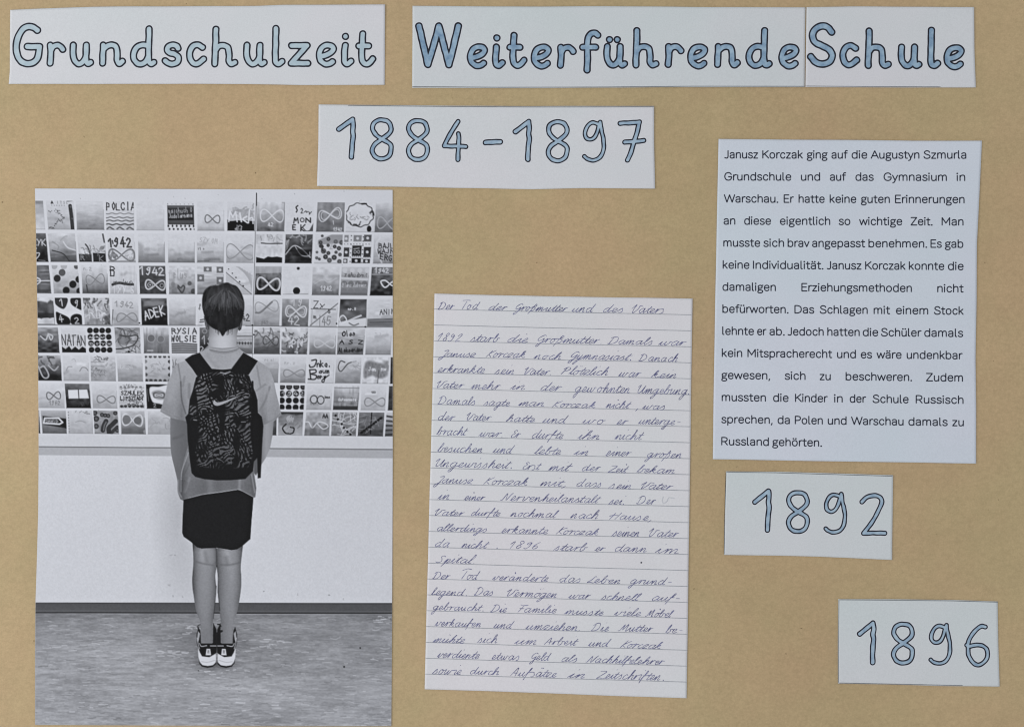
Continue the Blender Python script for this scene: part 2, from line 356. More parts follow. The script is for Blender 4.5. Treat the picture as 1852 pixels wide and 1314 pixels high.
t = tile(2, 409.6, 457.5, 409, 456, 199, 178, 2); t.ln([(.0, .22), (1, 1.0)], .9, 120); t.pg([(.0, .25), (.95, 1), (0, 1)], 165, .5)
for k in range(5): t.dot(.1 + k * .14, .1 + k * .15, 1.1 + .15 * k, 80)
for k in range(6): t.ln([(.4 + .1 * k, .05 * k), (1.0, .35 + .1 * k)], 1.6, 160, .5)
t = tile(2, 463, 510, 461.3, 508, 150, 40, .6); t.noise(30, 4, 12); t.pg([(0, 0), (1, 0), (1, .22), (0, .25)], 175, .7); t.inf(.52, .62, .88, .42, 175, 1.9, .06); t.inf(.52, .62, .9, .44, 205, .8, .06)
t = tile(2, 512.4, 560, 512, 559.6, 201, 196, 3, False); t.dot(.58, .06, 2.8, 55); t.dot(.52, .86, 6.6, 38); t.ln([(.0, .99), (.95, .97)], .8, 140, .8)
t = tile(2, 566, 614.6, 564.5, 612.5, 199, 100, 1.6); t.noise(13, 7, 5); t.txt("1942", .32, .85, .17, 200, .9, w=.44); t.ln([(.1, .6), (.4, .45), (.6, .55), (.9, .4)], 1, 185, .6)
t = tile(2, 618.5, 668.4, 616, 664.3, 185, 110, 1)
for k in range(4): t.dot(.12 + k * .25, .6, 5.6, 110); t.dot(.13 + k * .25, .85, 5.4, 118); t.dot(.12 + k * .27, .12, 4.5, 196, .7)
t.pg([(0, .36), (1, .4), (1, .48), (0, .44)], 196, .8); t.pg([(0, .92), (1, .92), (1, 1), (0, 1)], 100, .8); t.txt("zaAudyni", .12, .35, .15, 90, .9, w=.86); t.txt("Blanc Zebrger", .05, .7, .13, 185, .7, w=.92, alpha=.8)
t = tile(2, 672.8, 714, 669.2, 714, 115, 42, .9); t.noise(22, 6, 5); t.txt("1942", .15, .2, .17, 200, 1.0, w=.62); t.ln([(0, .26), (1, .25)], 1.0, 160, .7); t.ln([(1, .48), (.85, .55), (.6, .72), (.42, .52), (.6, .47), (.85, .63), (1, .68)], 1.3, 208)
# ---- row 4
t = tile(3, 60, 96.8, 60, 99.4, 196, 60, .5); t.pg([(0, .78), (1, .74), (1, 1), (0, 1)], 192, 1); t.pg([(0, 0), (1, 0), (1, .12), (.85, .06), (.7, .16), (.4, .1), (.0, .16)], 198, 1)
t.pg([(.0, .12), (.4, .14), (.7, .2), (.85, .1), (1, .14), (1, .72), (.8, .78), (.6, .72), (.4, .8), (.2, .73), (0, .76)], 78, .9); t.noise(22, 8, 6); t.pg([(0, .55), (1, .58), (1, .74), (0, .76)], 42, .6)
t = tile(3, 99.4, 147, 103, 149.3, 202, 200, 1, False)
t.pg([(0, 0), (.46, 0), (.46, .22), (.3, .42), (.02, .25)], 60, 1, sm=True); t.pg([(.6, .04), (.75, 0), (1, .02), (1.02, .43), (.85, .4), (.62, .24)], 48, 1, sm=True)
t.pg([(.0, .55), (.2, .6), (.5, .76), (.5, 1.0), (.05, 1)], 35, 1, sm=True); t.pg([(.6, .68), (.8, .6), (1.0, .68), (1.02, 1), (.62, 1), (.55, .85)], 32, 1, sm=True)
t.ln([(.18, .12), (.25, .06), (.27, .3)], .9, 190); t.txt("9", .75, .38, .3, 190, 1.0, w=.2); t.txt("4", .12, .9, .26, 195, 1.1, w=.2); t.txt("2", .72, .96, .22, 190, 1.1, w=.22)
t = tile(3, 150.6, 197.6, 154, 200.7, 190, 120, 1.2); t.noise(26, 4, 7); t.scrib(22, 80, 1.3, (0, 0, 1, .25), .6, .25); t.scrib(12, 205, 1.3, (0, .3, 1, 1), .6, .25, .2); t.pg([(.75, .7), (1, .6), (1, 1), (.8, 1)], 60, .7, 2); t.txt("RD", .2, .75, .35, 200, 1.2, w=.55, alpha=.7)
t = tile(3, 203, 249.5, 205, 251.5, 199, 150, 1.4); t.txt("1942", .12, .33, .22, 120, .75, w=.75, ang=.05); t.inf(.55, .72, .8, .32, 118, .9, -.02, .8, twist=.2)
t = tile(3, 255.4, 302, 257.4, 303.6, 105, 30, .6); t.noise(18, 8, 5); t.pg([(.1, .1), (.9, .1), (.9, .25), (.5, .3), (.1, .3)], 150, .6, 2); t.txt("ADEK", .14, .8, .33, 205, 1.4, w=.86, ang=-.25)
t = tile(3, 306.3, 353.8, 306.5, 354, 201, 128, 1.7); t.scrib(5, 150, .6, (.1, .4, .9, .7), .4, .25)
t = tile(3, 358.4, 405, 358.6, 405, 200, 196, 2); t.txt("8", .02, .4, .2, 90, .7, w=.12, ang=.2); t.ln([(.1, .8), (.25, .77)], 1.1, 80); t.ln([(.08, .88), (.22, .86)], 1.1, 80)
t = tile(3, 409, 456, 409, 455.6, 198, 152, 1.6); t.txt("42", .62, .82, .24, 75, 1.2, w=.34)
t = tile(3, 459.8, 506.8, 459, 505.2, 199, 132, 1.3); t.inf(.5, .3, .9, .42, 140, .9, -.12, .8); t.ln([(.08, .52), (.25, .5), (.5, .3), (.7, .12)], 1.7, 105, .7); t.txt("942", .3, .95, .12, 105, .9, w=.3, alpha=.6)
t = tile(3, 511, 559.5, 509.8, 557, 165, 90, .9); t.noise(20, 7, 7); t.inf(.53, .46, .78, .4, 205, 1.2, .03); t.inf(.53, .46, .66, .26, 190, .8, .03); t.txt("19", .38, .26, .26, 195, .9, w=.4); t.txt("42", .25, .95, .34, 195, 1.1, w=.5)
t = tile(3, 562.5, 612.5, 561, 608.5, 199, 188, 1); t.txt("Zy", .12, .33, .26, 70, .9, w=.44); t.ln([(.02, .36), (.92, .38)], .8, 95); t.ln([(0, .98), (1, .15)], .9, 100); t.txt("s", .64, .52, .26, 75, 1.0, w=.14); t.txt("m", .12, .72, .15, 85, 1.0, w=.16); t.txt("45", .46, .95, .3, 85, 1.0, w=.4); t.pg([(.5, .6), (1, .5), (1, 1), (.35, 1)], 165, .4); t.ln([(.06, .4), (.06, 1)], .6, 130, .6); t.ln([(.36, .6), (.37, 1)], .7, 110, .7)
t = tile(3, 615.8, 663.6, 612.6, 662.4, 72, 120, 1); t.noise(24, 9, 9); t.pg([(0, .85), (.3, .78), (1, .68), (1, 1), (0, 1)], 198, 1); t.ln([(.05, .85), (.02, .7), (.15, .6), (.28, .78), (.1, .92)], 1.2, 205); t.ln([(.35, .8), (.6, .68), (.8, .6)], 1.6, 195); t.txt("nr.8", .32, .4, .09, 205, .8, w=.3); t.ln([(.38, .88), (.55, .96), (.72, .9)], 1.2, 110)
t = tile(3, 665.5, 714, 664, 714, 199, 180, 1); t.pg([(0, .72), (1, .68), (1, 1), (0, 1)], 110, 1); t.noise(8, 10, 3); t.txt("7 XANIN", .08, .55, .18, 70, .9, w=.95); t.ln([(.1, .85), (1, .82)], 1, 80, .7)
# ---- row 5
t = tile(4, 60, 105.3, 60, 107.8, 150, 42, .9); t.noise(26, 10, 4); t.ln([(.3, .35), (.5, .5), (.6, .3), (.7, .5), (.78, .35), (.6, .25)], 1.1, 185)
t = tile(4, 110.5, 154.8, 113, 156.5, 200, 180, 1, False); t.txt("NATAN", .03, .7, .4, 70, 1.1, w=1.02); t.pg([(.0, .76), (.15, .86), (.3, .74), (.4, .88), (.55, .76), (.7, .88), (.85, .76), (1, .84), (1, 1), (0, 1)], 32, 1)
t = tile(4, 157.5, 201, 161.5, 204.5, 200, 200, 1, False)
for i in range(4):
    for j in range(4): t.dot(.12 + j * .255, .12 + i * .255, 5.3, 32); t.dot(.12 + j * .255, .1 + i * .255, 1.5, 75, .5)
t.txt("ABRAM", .05, .42, .07, 190, .8, w=.75, alpha=.8); t.txt("ZLOTYCK", .05, .68, .07, 190, .8, w=.95, alpha=.8)
t = tile(4, 207.5, 253.4, 210.5, 255.2, 135, 165, 1); t.noise(20, 6, 6); t.dot(.35, .5, 12, 105, .6, ry=9); t.ln([(.0, .85), (.3, .82), (.7, .7), (.9, .45), (.85, .3), (.5, .35), (.2, .3)], 1.3, 70); t.scrib(16, 85, 1.0, (0, 0, 1, .6), .6, .4); t.scrib(10, 80, .9, (.2, .75, 1, 1), .6, .2); t.dot(.52, .95, 2, 30)
t = tile(4, 260, 305.6, 261, 306.2, 196, 105, .7); t.noise(22, 3, 16); t.pg([(.0, .25), (1, .3), (1, 1), (0, 1)], 95, .4, 3); t.dot(.3, .42, 7.5, 190, .5); t.dot(.3, .42, 6.5, 90, .8); t.dot(.68, .45, 7, 175, .5); t.dot(.68, .45, 6, 95, .7); t.ln([(.15, .9), (.35, .9)], 1.2, 170)
t = tile(4, 310, 357, 311.3, 357.5, 200, 190, 1, False); t.txt("RYSIA", .03, .24, .22, 58, 1.1, w=1.0); t.txt("WOLSIE", .0, .54, .22, 55, 1.2, w=1.02)
for k in range(5): t.ln([(0, .64 + k * .085), (.5, .63 + k * .085), (1, .66 + k * .08)], 1.5, 75, .85)
t = tile(4, 361.5, 407, 361.8, 407, 110, 45, 1); t.txt("19", .12, .65, .32, 180, 1.0, w=.4); t.txt("20", .0, .98, .28, 190, 1.0, w=.42); t.dot(.2, .14, 4.5, 170, .7); t.dot(.2, .14, 3.3, 95)
t = tile(4, 411, 458, 411, 457.5, 198, 110, 1.2); t.noise(10, 20, 2); t.pg([(0, .3), (1, .3), (1, .35), (0, .36)], 100, .7); t.pg([(0, .55), (1, .57), (1, .62), (0, .62)], 90, .7)
for k in range(9): t.ln([(.05 + k * .11, .56), (.05 + k * .11, .64)], .8, 60)
t.pg([(0, .78), (1, .8), (1, 1), (0, 1)], 85, .6, 2)
t = tile(4, 460.4, 507, 459.5, 506, 190, 78, 1); t.noise(22, 9, 4); t.inf(.65, .5, .6, .32, 70, 1.1, .08); t.scrib(12, 95, 1.2, (0, .1, 1, .5), .6, .4, .2); t.pg([(0, .78), (.4, .68), (1, .8), (1, 1), (0, 1)], 72, .6, 2)
t = tile(4, 510.5, 557.8, 508.8, 555.2, 195, 90, 1.2); t.noise(26, 5, 7); t.scrib(24, 80, 1.1, (0, .1, 1, 1), .6, .2, .8); t.scrib(10, 200, 1.2, (0, .3, 1, 1), .7, .2, .8); t.txt("PN", .42, .72, .26, 200, 1.1, w=.4)
t = tile(4, 560.4, 608, 559.8, 606.8, 199, 92, 2.2); t.inf(.58, .6, .8, .3, 190, 1.0, .02, .8)
t = tile(4, 611.5, 661, 609.8, 656.5, 192, 90, 1.3); t.noise(14, 12, 3); t.ln([(.22, .16), (.17, .22), (.2, .3), (.27, .28), (.27, .17), (.22, .15)], 1.1, 45); t.txt("les", .31, .3, .2, 50, 1.0, w=.36); t.txt("A S Z", .08, .6, .14, 55, 1.1, w=.92); t.txt("Aleksander", .06, .92, .15, 50, 1.0, w=.95, ang=-.03)
t = tile(4, 662.6, 708.4, 661, 706.5, 201, 128, 2.2); t.scrib(4, 150, .6, (.3, .2, .7, .35), .5, .06)
# ---- row 6
t = tile(5, 60, 110, 60, 112.2, 168, 32, .8); t.noise(18, 7, 7); t.ln([(.2, .45), (.35, .85), (.5, .9), (.55, .75), (.4, .45), (.25, .5)], 1.4, 175, .8); t.pg([(.6, .1), (.85, .05), (.8, .35), (.55, .4)], 150, .7); t.ln([(.55, .4), (.75, .6), (.9, .45)], 1.2, 165); t.scrib(8, 60, 1.3, (.1, .0, .6, .3), .6, .2)
t = tile(5, 114, 160.3, 115.8, 161.5, 199, 158, 1.6); t.ln([(.12, .6), (.2, .46), (.35, .45)], .8, 130, .7); t.ln([(.65, .62), (.75, .48), (.9, .5), (.97, .6)], .8, 120, .8); t.ln([(.35, .18), (.45, .14), (.5, .25)], .6, 150, .6)
t = tile(5, 164, 208.8, 165.5, 210, 196, 140, 1.2); t.noise(9, 4, 4); t.scrib(22, 110, .7, (.2, .05, .7, .2), .7, .08)
for v in (.25, .42, .58, .75): t.ln([(.02, v), (.55, v)], .6, 110, .6)
t.scrib(26, 120, .8, (.02, .45, .55, .88), .6, .08); t.scrib(12, 150, .8, (.55, .3, 1, .9), .5, .12)
t = tile(5, 211.5, 257.6, 214.4, 259, 199, 128, 1.4); t.txt("Bozyk", .15, .5, .15, 205, 1.0, w=.5, alpha=.7); t.txt("Bozyk", .16, .51, .15, 130, .5, w=.5, alpha=.5); t.noise(4, 20, 3)
t = tile(5, 262.5, 307.8, 264, 308, 192, 150, 1.5)
for k in range(6): t.dot(.03 + k * .19, .02, 3.1, 85); t.dot(.03 + k * .19, .98, 3.2, 65)
for k in range(4): t.dot(.02, .22 + k * .26, 3.2, 62 + (3 - k) * 22); t.dot(.99, .22 + k * .26, 3.2, 60)
t.scrib(16, 130, .7, (.15, .3, .85, .6), .5, .1)
t = tile(5, 311, 357, 312.5, 357, 190, 150, 1); t.txt("J6", .03, .45, .3, 110, .8, w=.26, ang=-.2); t.noise(6, 8, 4)
t = tile(5, 459, 504.8, 458.5, 502.8, 198, 118, 1.2); t.pg([(0, .45), (1, .47), (1, 1), (0, 1)], 140, .5); t.txt("ro(ai)", .45, .18, .12, 160, .7, w=.45)
t = tile(5, 507.5, 554, 507, 552, 198, 118, 2.4); t.txt("nr.z", .18, .3, .14, 150, .7, w=.42, alpha=.7); t.inf(.55, .64, .84, .28, 125, 1.0)
t = tile(5, 559, 605, 556.5, 603, 200, 192, 1)
t.ln([(.12, .14), (.3, .12), (.24, .35), (.08, .4), (.04, .32)], 1.2, 45); t.txt("nka.", .33, .38, .24, 45, 1.2, w=.6); t.ln([(.06, .52), (.12, .86)], 1.2, 45); t.ln([(.06, .5), (.28, .5), (.3, .6), (.12, .66), (.33, .72), (.28, .86), (.02, .86)], 1.2, 45); t.txt("aum", .42, .62, .17, 45, 1.1, w=.45); t.txt("erg", .36, .82, .18, 45, 1.2, w=.38, ang=.08); t.ln([(.68, .78), (.62, .98), (.56, .9), (.82, .7)], 1.0, 45)
t = tile(5, 608.5, 654, 606, 651.7, 198, 128, 1.2); t.ln([(.35, .2), (.18, .16), (.1, .4), (.22, .55), (.45, .28), (.6, .2)], 1.1, 85); t.ln([(.6, .2), (.8, .16)], .8, 130, .7); t.scrib(12, 150, .8, (.5, .3, .95, .5), .6, .12); t.noise(6, 10, 4)
t = tile(5, 658.5, 705, 655.5, 701.3, 200, 195, 1); t.noise(20, 7, 5); t.pg([(.05, .25), (.3, .15), (.7, .25), (.95, .15), (1, .6), (.9, .75), (.6, .8), (.35, .7), (.05, .8)], 115, .85, 2.5, True); t.noise(14, 3, 5); t.txt("Jan, nw", .22, .52, .15, 205, .9, w=.7); t.ln([(.62, .5), (.6, 1)], .7, 70, .7)
t = tile(5, 707, 714, 706, 714, 70, 40, 1)
# ---- row 7
t = tile(6, 60, 116.6, 60, 117.4, 199, 158, 1.6); t.inf(.66, .5, .44, .3, 85, 1.0, -.1); t.txt("1942", .52, .88, .17, 105, .8, w=.36, alpha=.7)
t = tile(6, 117.6, 162, 121, 165, 105, 38, 1); t.noise(12, 8, 5); t.pg([(.12, .26), (.9, .24), (.95, .6), (.12, .62)], 206, 1, sm=False); t.ln([(.54, .25), (.54, .62)], .8, 45); t.scrib(10, 70, 1.2, (.5, .75, 1, .95), .5, .15)
t = tile(6, 166.8, 211.5, 168.7, 212.5, 199, 150, 1.5); t.inf(.56, .64, .75, .3, 110, 1.0, .04)
t = tile(6, 214.3, 261.5, 216, 262, 196, 180, 1, False)
for k in range(6): t.dot(.1 + k * .15, .12, 2.4, 110, .8, ry=1.8); t.dot(.1 + k * .16, .92, 3.0, 58, .9, ry=2.4)
t.scrib(26, 120, .8, (.02, .02, 1, .22), .5, .08); t.scrib(22, 75, .9, (.05, .8, 1, .97), .6, .08)
t.txt("SZMULEK", .1, .44, .15, 60, .95, w=.9); t.txt("LIPSZTADT", .08, .66, .15, 55, 1.0, w=.92); t.scrib(20, 90, .8, (.1, .62, .9, .76), .6, .07)
t = tile(6, 264.5, 311, 266.5, 311, 42, 35, 1); t.pg([(.14, .15), (.5, .1), (1, .05), (1, .85), (.5, .8), (.22, .7)], 205, 1, 1.2, True); t.pg([(.22, .35), (.5, .25), (.8, .4), (.75, .6), (.4, .6)], 110, .8, 2, True); t.inf(.5, .45, .44, .2, 75, .9); t.inf(.5, .45, .3, .1, 200, .8); t.txt("2", .28, .96, .14, 160, .8); t.ln([(.04, .2), (.08, .7)], .8, 120, .6)
t = tile(6, 507, 551.3, 506.2, 549.5, 200, 200, 1, False)
for i in range(4):
    for j in range(4): t.dot(.08 + j * .29, .06 + i * .285, 5.6, 34); 
for j in range(4): t.dot(.08 + j * .29, .35, 3.8, 62); t.dot(.08 + j * .29, .06, 3.8, 75)
t.txt("1942", .08, .42, .16, 185, .8, w=.95)
t = tile(6, 555.8, 600.6, 554, 599, 199, 158, 1.6); t.ln([(.2, .8), (.12, .6), (.22, .42), (.38, .42), (.45, .6), (.38, .76), (.28, .8), (.3, .6), (.45, .4)], .0, 60)
t.dot(.29, .58, 6.8, 55, ry=8); t.dot(.29, .58, 5.3, 190, ry=6.4); t.dot(.57, .6, 6.8, 50, ry=8); t.dot(.57, .6, 5.3, 188, ry=6.4); t.txt("Inna", .72, .52, .09, 60, .8, w=.22)
t = tile(6, 605, 650.8, 602.4, 647.2, 196, 92, .9); t.noise(16, 3, 14); t.noise(9, 20, 2); t.pg([(0, .85), (1, .85), (1, 1), (0, 1)], 60, .9); t.txt("Gutowowsia", .2, .62, .1, 205, .8, w=.72, alpha=.8); t.ln([(0, .08), (1, .1)], .9, 110, .6)
t = tile(6, 654.5, 699, 652.6, 696.4, 199, 160, 1.6); t.txt("1937", .42, .3, .07, 90, .8, w=.22); t.inf(.57, .67, .84, .34, 120, 1.0)
t = tile(6, 704, 714, 702, 714, 80, 60, 1)
# ---- row 8
t = tile(7, 60, 71.5, 60, 73.5, 120, 60, 1)
t = tile(7, 74.2, 120, 78, 121.3, 175, 92, .8); t.pg([(.06, .24), (1, .36), (1, .78), (.06, .62)], 48, 1); t.pg([(.8, .35), (1, .38), (1, .8), (.75, .6)], 38, 1); t.ln([(.14, .34), (.7, .34), (.85, .52), (.72, .6), (.08, .56), (.14, .34)], 1.5, 212, sm=False); t.txt("DAWID", .18, .53, .12, 165, .9, w=.5)
t = tile(7, 123, 167.7, 125, 169, 192, 160, 1.3); t.noise(5, 6, 6)
for k in range(8): t.dot(.02, .08 + k * .12, 1.2, 110, .7); 
t.scrib(8, 130, .8, (.2, .03, .9, .15), .6, .12); t.ln([(.3, .5), (.5, .45), (.7, .52)], .8, 135, .6)
t = tile(7, 169.5, 213.4, 172, 215.6, 150, 130, 1); t.noise(12, 4, 4)
for (u, v, r) in ((.05, .1, 5), (.1, .35, 5.5), (.08, .68, 5), (.35, .18, 4), (.48, .2, 4), (.6, .22, 4), (.9, .1, 4), (.95, .85, 4)): t.dot(u, v, r, 58, .9); t.dot(u, v, r * .45, 100, .8)
t.ln([(.5, .45), (.4, .65), (.35, .85)], 4.2, 55); t.ln([(.9, .45), (.75, .6), (.6, .75), (.6, .95)], 4.2, 52); t.ln([(.95, .7), (.8, .85), (.7, .97)], 3, 60); t.ln([(.5, .5), (.42, .65), (.38, .85)], 1, 110)
t = tile(7, 218.5, 261.8, 220.4, 264, 185, 100, 1); t.noise(12, 10, 4); t.inf(.48, .4, .84, .5, 205, 1.2, .05); t.dot(.24, .38, 7.5, 105, .85, ry=8.5); t.dot(.7, .42, 7, 92, .85, ry=7); t.pg([(0, .7), (1, .72), (1, 1), (0, 1)], 90, .5, 3); t.dot(1.0, .9, 4, 160, .6)
t = tile(7, 268, 311, 268.4, 311, 192, 150, 1); t.noise(8, 6, 5); t.scrib(10, 140, .9, (0, .3, 1, .8), .5, .25); t.pg([(0, .75), (1, .78), (1, 1), (0, 1)], 165, .4)
t = tile(7, 488, 500.4, 487, 499.6, 110, 60, 1)
t = tile(7, 503.8, 548.8, 503.2, 546.8, 60, 165, .4); t.noise(10, 6, 6); t.pg([(0, 0), (1, 0), (1, .1), (.7, .14), (.4, .08), (0, .12)], 62, .9); t.dot(.48, .3, 7, 180, .6); t.ln([(.32, .52), (.18, .7), (.3, .9), (.45, .93)], 1.3, 50); t.ln([(.5, .65), (.65, .7), (.62, .88), (.5, .94)], 1.3, 50); t.scrib(10, 110, .8, (.4, .2, .9, .7), .6, .15)
t = tile(7, 554.2, 597, 550.5, 595.3, 170, 110, 1); t.noise(20, 5, 6); t.txt("AA", .7, .24, .16, 60, 1.2, w=.24); t.ln([(.0, .42), (.15, .44), (.3, .68), (.5, .45), (.75, .45), (.95, .6), (.75, .72), (.5, .5)], 1.0, 200); t.pg([(.2, .65), (.5, .7), (.5, 1), (.2, 1)], 92, .5, 2)
t = tile(7, 601.5, 646.2, 599, 643.8, 130, 115, 1); t.noise(14, 5, 5); t.scrib(36, 195, .7, (0, 0, 1, 1), .7, .5, .25)
for (u, v) in ((.14, .14), (.24, .3), (.4, .5), (.5, .66), (.65, .82), (.78, .94)): t.dot(u, v, 2.2, 40)
t = tile(7, 650, 695.5, 647.3, 692.8, 110, 72, 1); t.noise(16, 14, 4); t.ln([(.5, 0), (.5, .9)], 1.0, 40); t.ln([(.12, .88), (.9, .22)], 1.8, 50); t.scrib(14, 170, .6, (.1, .1, .9, .9), .4, .3, .2)
for k in range(9): t.dot(.15 + k * .09, .85 - k * .075, 2.2, 35)
t = tile(7, 699.5, 714, 696.5, 714, 190, 90, 1)
for k in range(5): t.ln([(0, .15 + k * .2), (1, .2 + k * .18)], 1.8, 60, .8)

# ---- joints of the tile board
T.line([(464.6, 350), (462.6, 420), (461, 480), (459, 540), (457.6, 592), (457, 640)], .6, 85, .8, sm=False)
T.line([(464.6, 350), (464.6, 372)], 1.0, 60, .7, sm=False)
T.line([(457, 592), (457, 640), (457, 690)], .6, 130, .7, sm=False)
T.line([(67, 587), (203, 588.5), (205, 560)], .7, 75, .8, sm=False); T.line([(203, 588.5), (256, 588), (366, 588.5)], .6, 110, .7, sm=False)
T.line([(445, 589), (459, 589), (512, 590), (560, 590.5), (612, 591.5), (662, 591.5), (710, 591.5)], .7, 80, .75, sm=False)
for x, y in ((252.8, 584), (457, 588), (609, 585), (661, 591), (459.7, 605)): T.dot(x, y, 1.5, 50)
T.dot(265.8, 793, 1.6, 55, .9); T.dot(631.5, 796.5, 1.6, 60, .9)
# ---- ledge under the board, the wall below it
def strip(a, b, val, soft=.6, reg=None, ga=0):
    T.poly([(58, a[0]), (718, a[1]), (718, b[1]), (58, b[0])], val, soft, 1, reg)
sl_n = vnoise(H_, W_, 3, 3, rng)
strip((784.5, 790), (807.5, 812.5), 196 + sl_n * 2.5, .8)
strip((806.8, 811.8), (822.5, 828.5), 168 + sl_n * 2.5, 1.2)
r_lower = T.newreg('pictured_lower_wall')
lower = 200 + sl_n * 2.6 + vnoise(H_, W_, 1.8, 1.8, rng) * 2.5 + vnoise(H_, W_, 110, 160, rng) * 2.0
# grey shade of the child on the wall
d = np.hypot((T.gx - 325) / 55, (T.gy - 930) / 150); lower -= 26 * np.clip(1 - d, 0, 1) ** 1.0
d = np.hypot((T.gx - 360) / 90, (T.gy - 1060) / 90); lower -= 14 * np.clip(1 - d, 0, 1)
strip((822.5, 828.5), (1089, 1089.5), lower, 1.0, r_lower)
T.line([(58, 807.2), (718, 812.2)], .9, 95, .85, sm=False)
for (x, y, w, vv) in ((312, 1003, 6, 150), (305, 1057, 4.5, 145), (313, 1077, 1.6, 110), (331, 1077.5, 1, 130), (477, 1067.5, 2.4, 120), (597, 1075, 3.5, 120), (539, 1074, .8, 140), (622, 1082, .8, 140)):
    for _ in range(4): T.dot(x + rng.normal(0, w * .4), y + rng.normal(0, .8), max(.7, w * .35), vv, .45, ry=max(.6, w * .16))
# ---- skirting board and linoleum
r_base = T.newreg('pictured_skirting_board')
strip((1088, 1088.8), (1107.5, 1108.5), 84 + sl_n * 2, .7, r_base)
T.line([(58, 1089.6), (718, 1090)], .8, 70, .6, sm=False)
T.line([(58, 1103), (718, 1104)], .6, 105, .6, sm=False); T.line([(58, 1106.8), (718, 1107.8)], 1.1, 48, .85, sm=False)
r_floor = T.newreg('pictured_floor')
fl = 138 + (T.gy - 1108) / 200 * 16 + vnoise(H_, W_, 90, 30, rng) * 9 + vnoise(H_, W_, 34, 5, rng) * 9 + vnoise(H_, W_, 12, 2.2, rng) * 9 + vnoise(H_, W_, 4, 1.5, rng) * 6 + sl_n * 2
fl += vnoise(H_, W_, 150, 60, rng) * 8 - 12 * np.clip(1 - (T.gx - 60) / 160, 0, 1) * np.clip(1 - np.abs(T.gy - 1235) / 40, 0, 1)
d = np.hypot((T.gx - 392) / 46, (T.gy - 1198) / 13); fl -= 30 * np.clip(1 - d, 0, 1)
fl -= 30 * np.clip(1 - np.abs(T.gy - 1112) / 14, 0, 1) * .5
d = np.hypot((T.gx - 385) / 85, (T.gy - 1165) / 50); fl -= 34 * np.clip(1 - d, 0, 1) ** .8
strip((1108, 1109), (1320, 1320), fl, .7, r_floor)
for _ in range(900):
    x = rng.uniform(60, 712); y = 1112 + 200 * rng.random() ** .9; L = rng.uniform(2, 18); up = rng.random() < .72
    k = 0.6 + (y - 1110) / 200 * .6
    T.line([(x, y), (x + L * .5, y + rng.normal(0, .05) * L), (x + L, y + rng.normal(0, .07) * L)], rng.uniform(.35, .95) * k, (rng.uniform(172, 200) if up else rng.uniform(96, 116)), rng.uniform(.15, .75 if up else .5))
for (x, y) in ((478, 1162), (350, 1138), (690, 1122), (300, 1180)):
    for _ in range(12):
        ax, ay, ll = x + rng.normal(0, 16), y + rng.normal(0, 6), rng.uniform(4, 14)
        T.line([(ax, ay), (ax + ll * .5, ay + rng.normal(0, .05) * ll), (ax + ll, ay + rng.normal(0, .08) * ll)], rng.uniform(.5, 1.3), 190, .55)
T.dot(623, 1204, 1.6, 45); T.dot(652, 1170, 1.5, 60); T.dot(360, 1211, 1, 60)

# ---- the child seen from behind
def Q(ox, oy, k):
    return lambda pts: [(ox + x / k, oy + y / k) for x, y in pts]
A = Q(290, 500, 6.571); B = Q(290, 690, 6.258); C = Q(290, 870, 6.258); D = Q(290, 1050, 6.258)
r_arm1 = T.newreg('pictured_arm'); r_arm2 = T.newreg('pictured_arm'); r_leg1 = T.newreg('pictured_leg'); r_leg2 = T.newreg('pictured_leg'); r_neck = T.newreg('pictured_neck'); r_ear1 = T.newreg('pictured_ear'); r_ear2 = T.newreg('pictured_ear'); r_shirt = T.newreg('pictured_tshirt'); r_hair = T.newreg('pictured_hair')
r_short = T.newreg('pictured_shorts'); r_pack = T.newreg('pictured_backpack'); r_shoe1 = T.newreg('pictured_shoe'); r_shoe2 = T.newreg('pictured_shoe')
gx, gy = T.gx, T.gy
def cyl(x0, x1, edge, mid, p=2.0):
    u = np.clip((gx - x0) / (x1 - x0), 0, 1) * 2 - 1
    return mid + (edge - mid) * np.abs(u) ** p + sl_n * 1.5
# arms
arm_l = B([(118, 380), (116, 600), (125, 800), (170, 1000), (198, 1130), (200, 1240), (228, 1325), (275, 1350), (275, 1200), (245, 1100), (262, 930), (330, 690), (330, 380)])
T.poly([tuple(p) for p in smooth(arm_l[:7], 5)] + arm_l[7:], cyl(308, 342, 120, 104, 1.5) - np.clip((gx - 325) / 16, 0, 1) * 22, .8, 1, r_arm1)
arm_r = B([(1285, 430), (1272, 600), (1245, 740), (1195, 860), (1150, 930), (1085, 1060), (1040, 1000), (1080, 700), (1090, 420)])
T.poly(arm_r, cyl(465, 496, 128, 150, 2) - np.clip((482 - gx) / 14, 0, 1) * 40, .8, 1, r_arm2)
T.line(B([(150, 640), (200, 628), (260, 600)]), 2.2, 88, .45, soft=2)
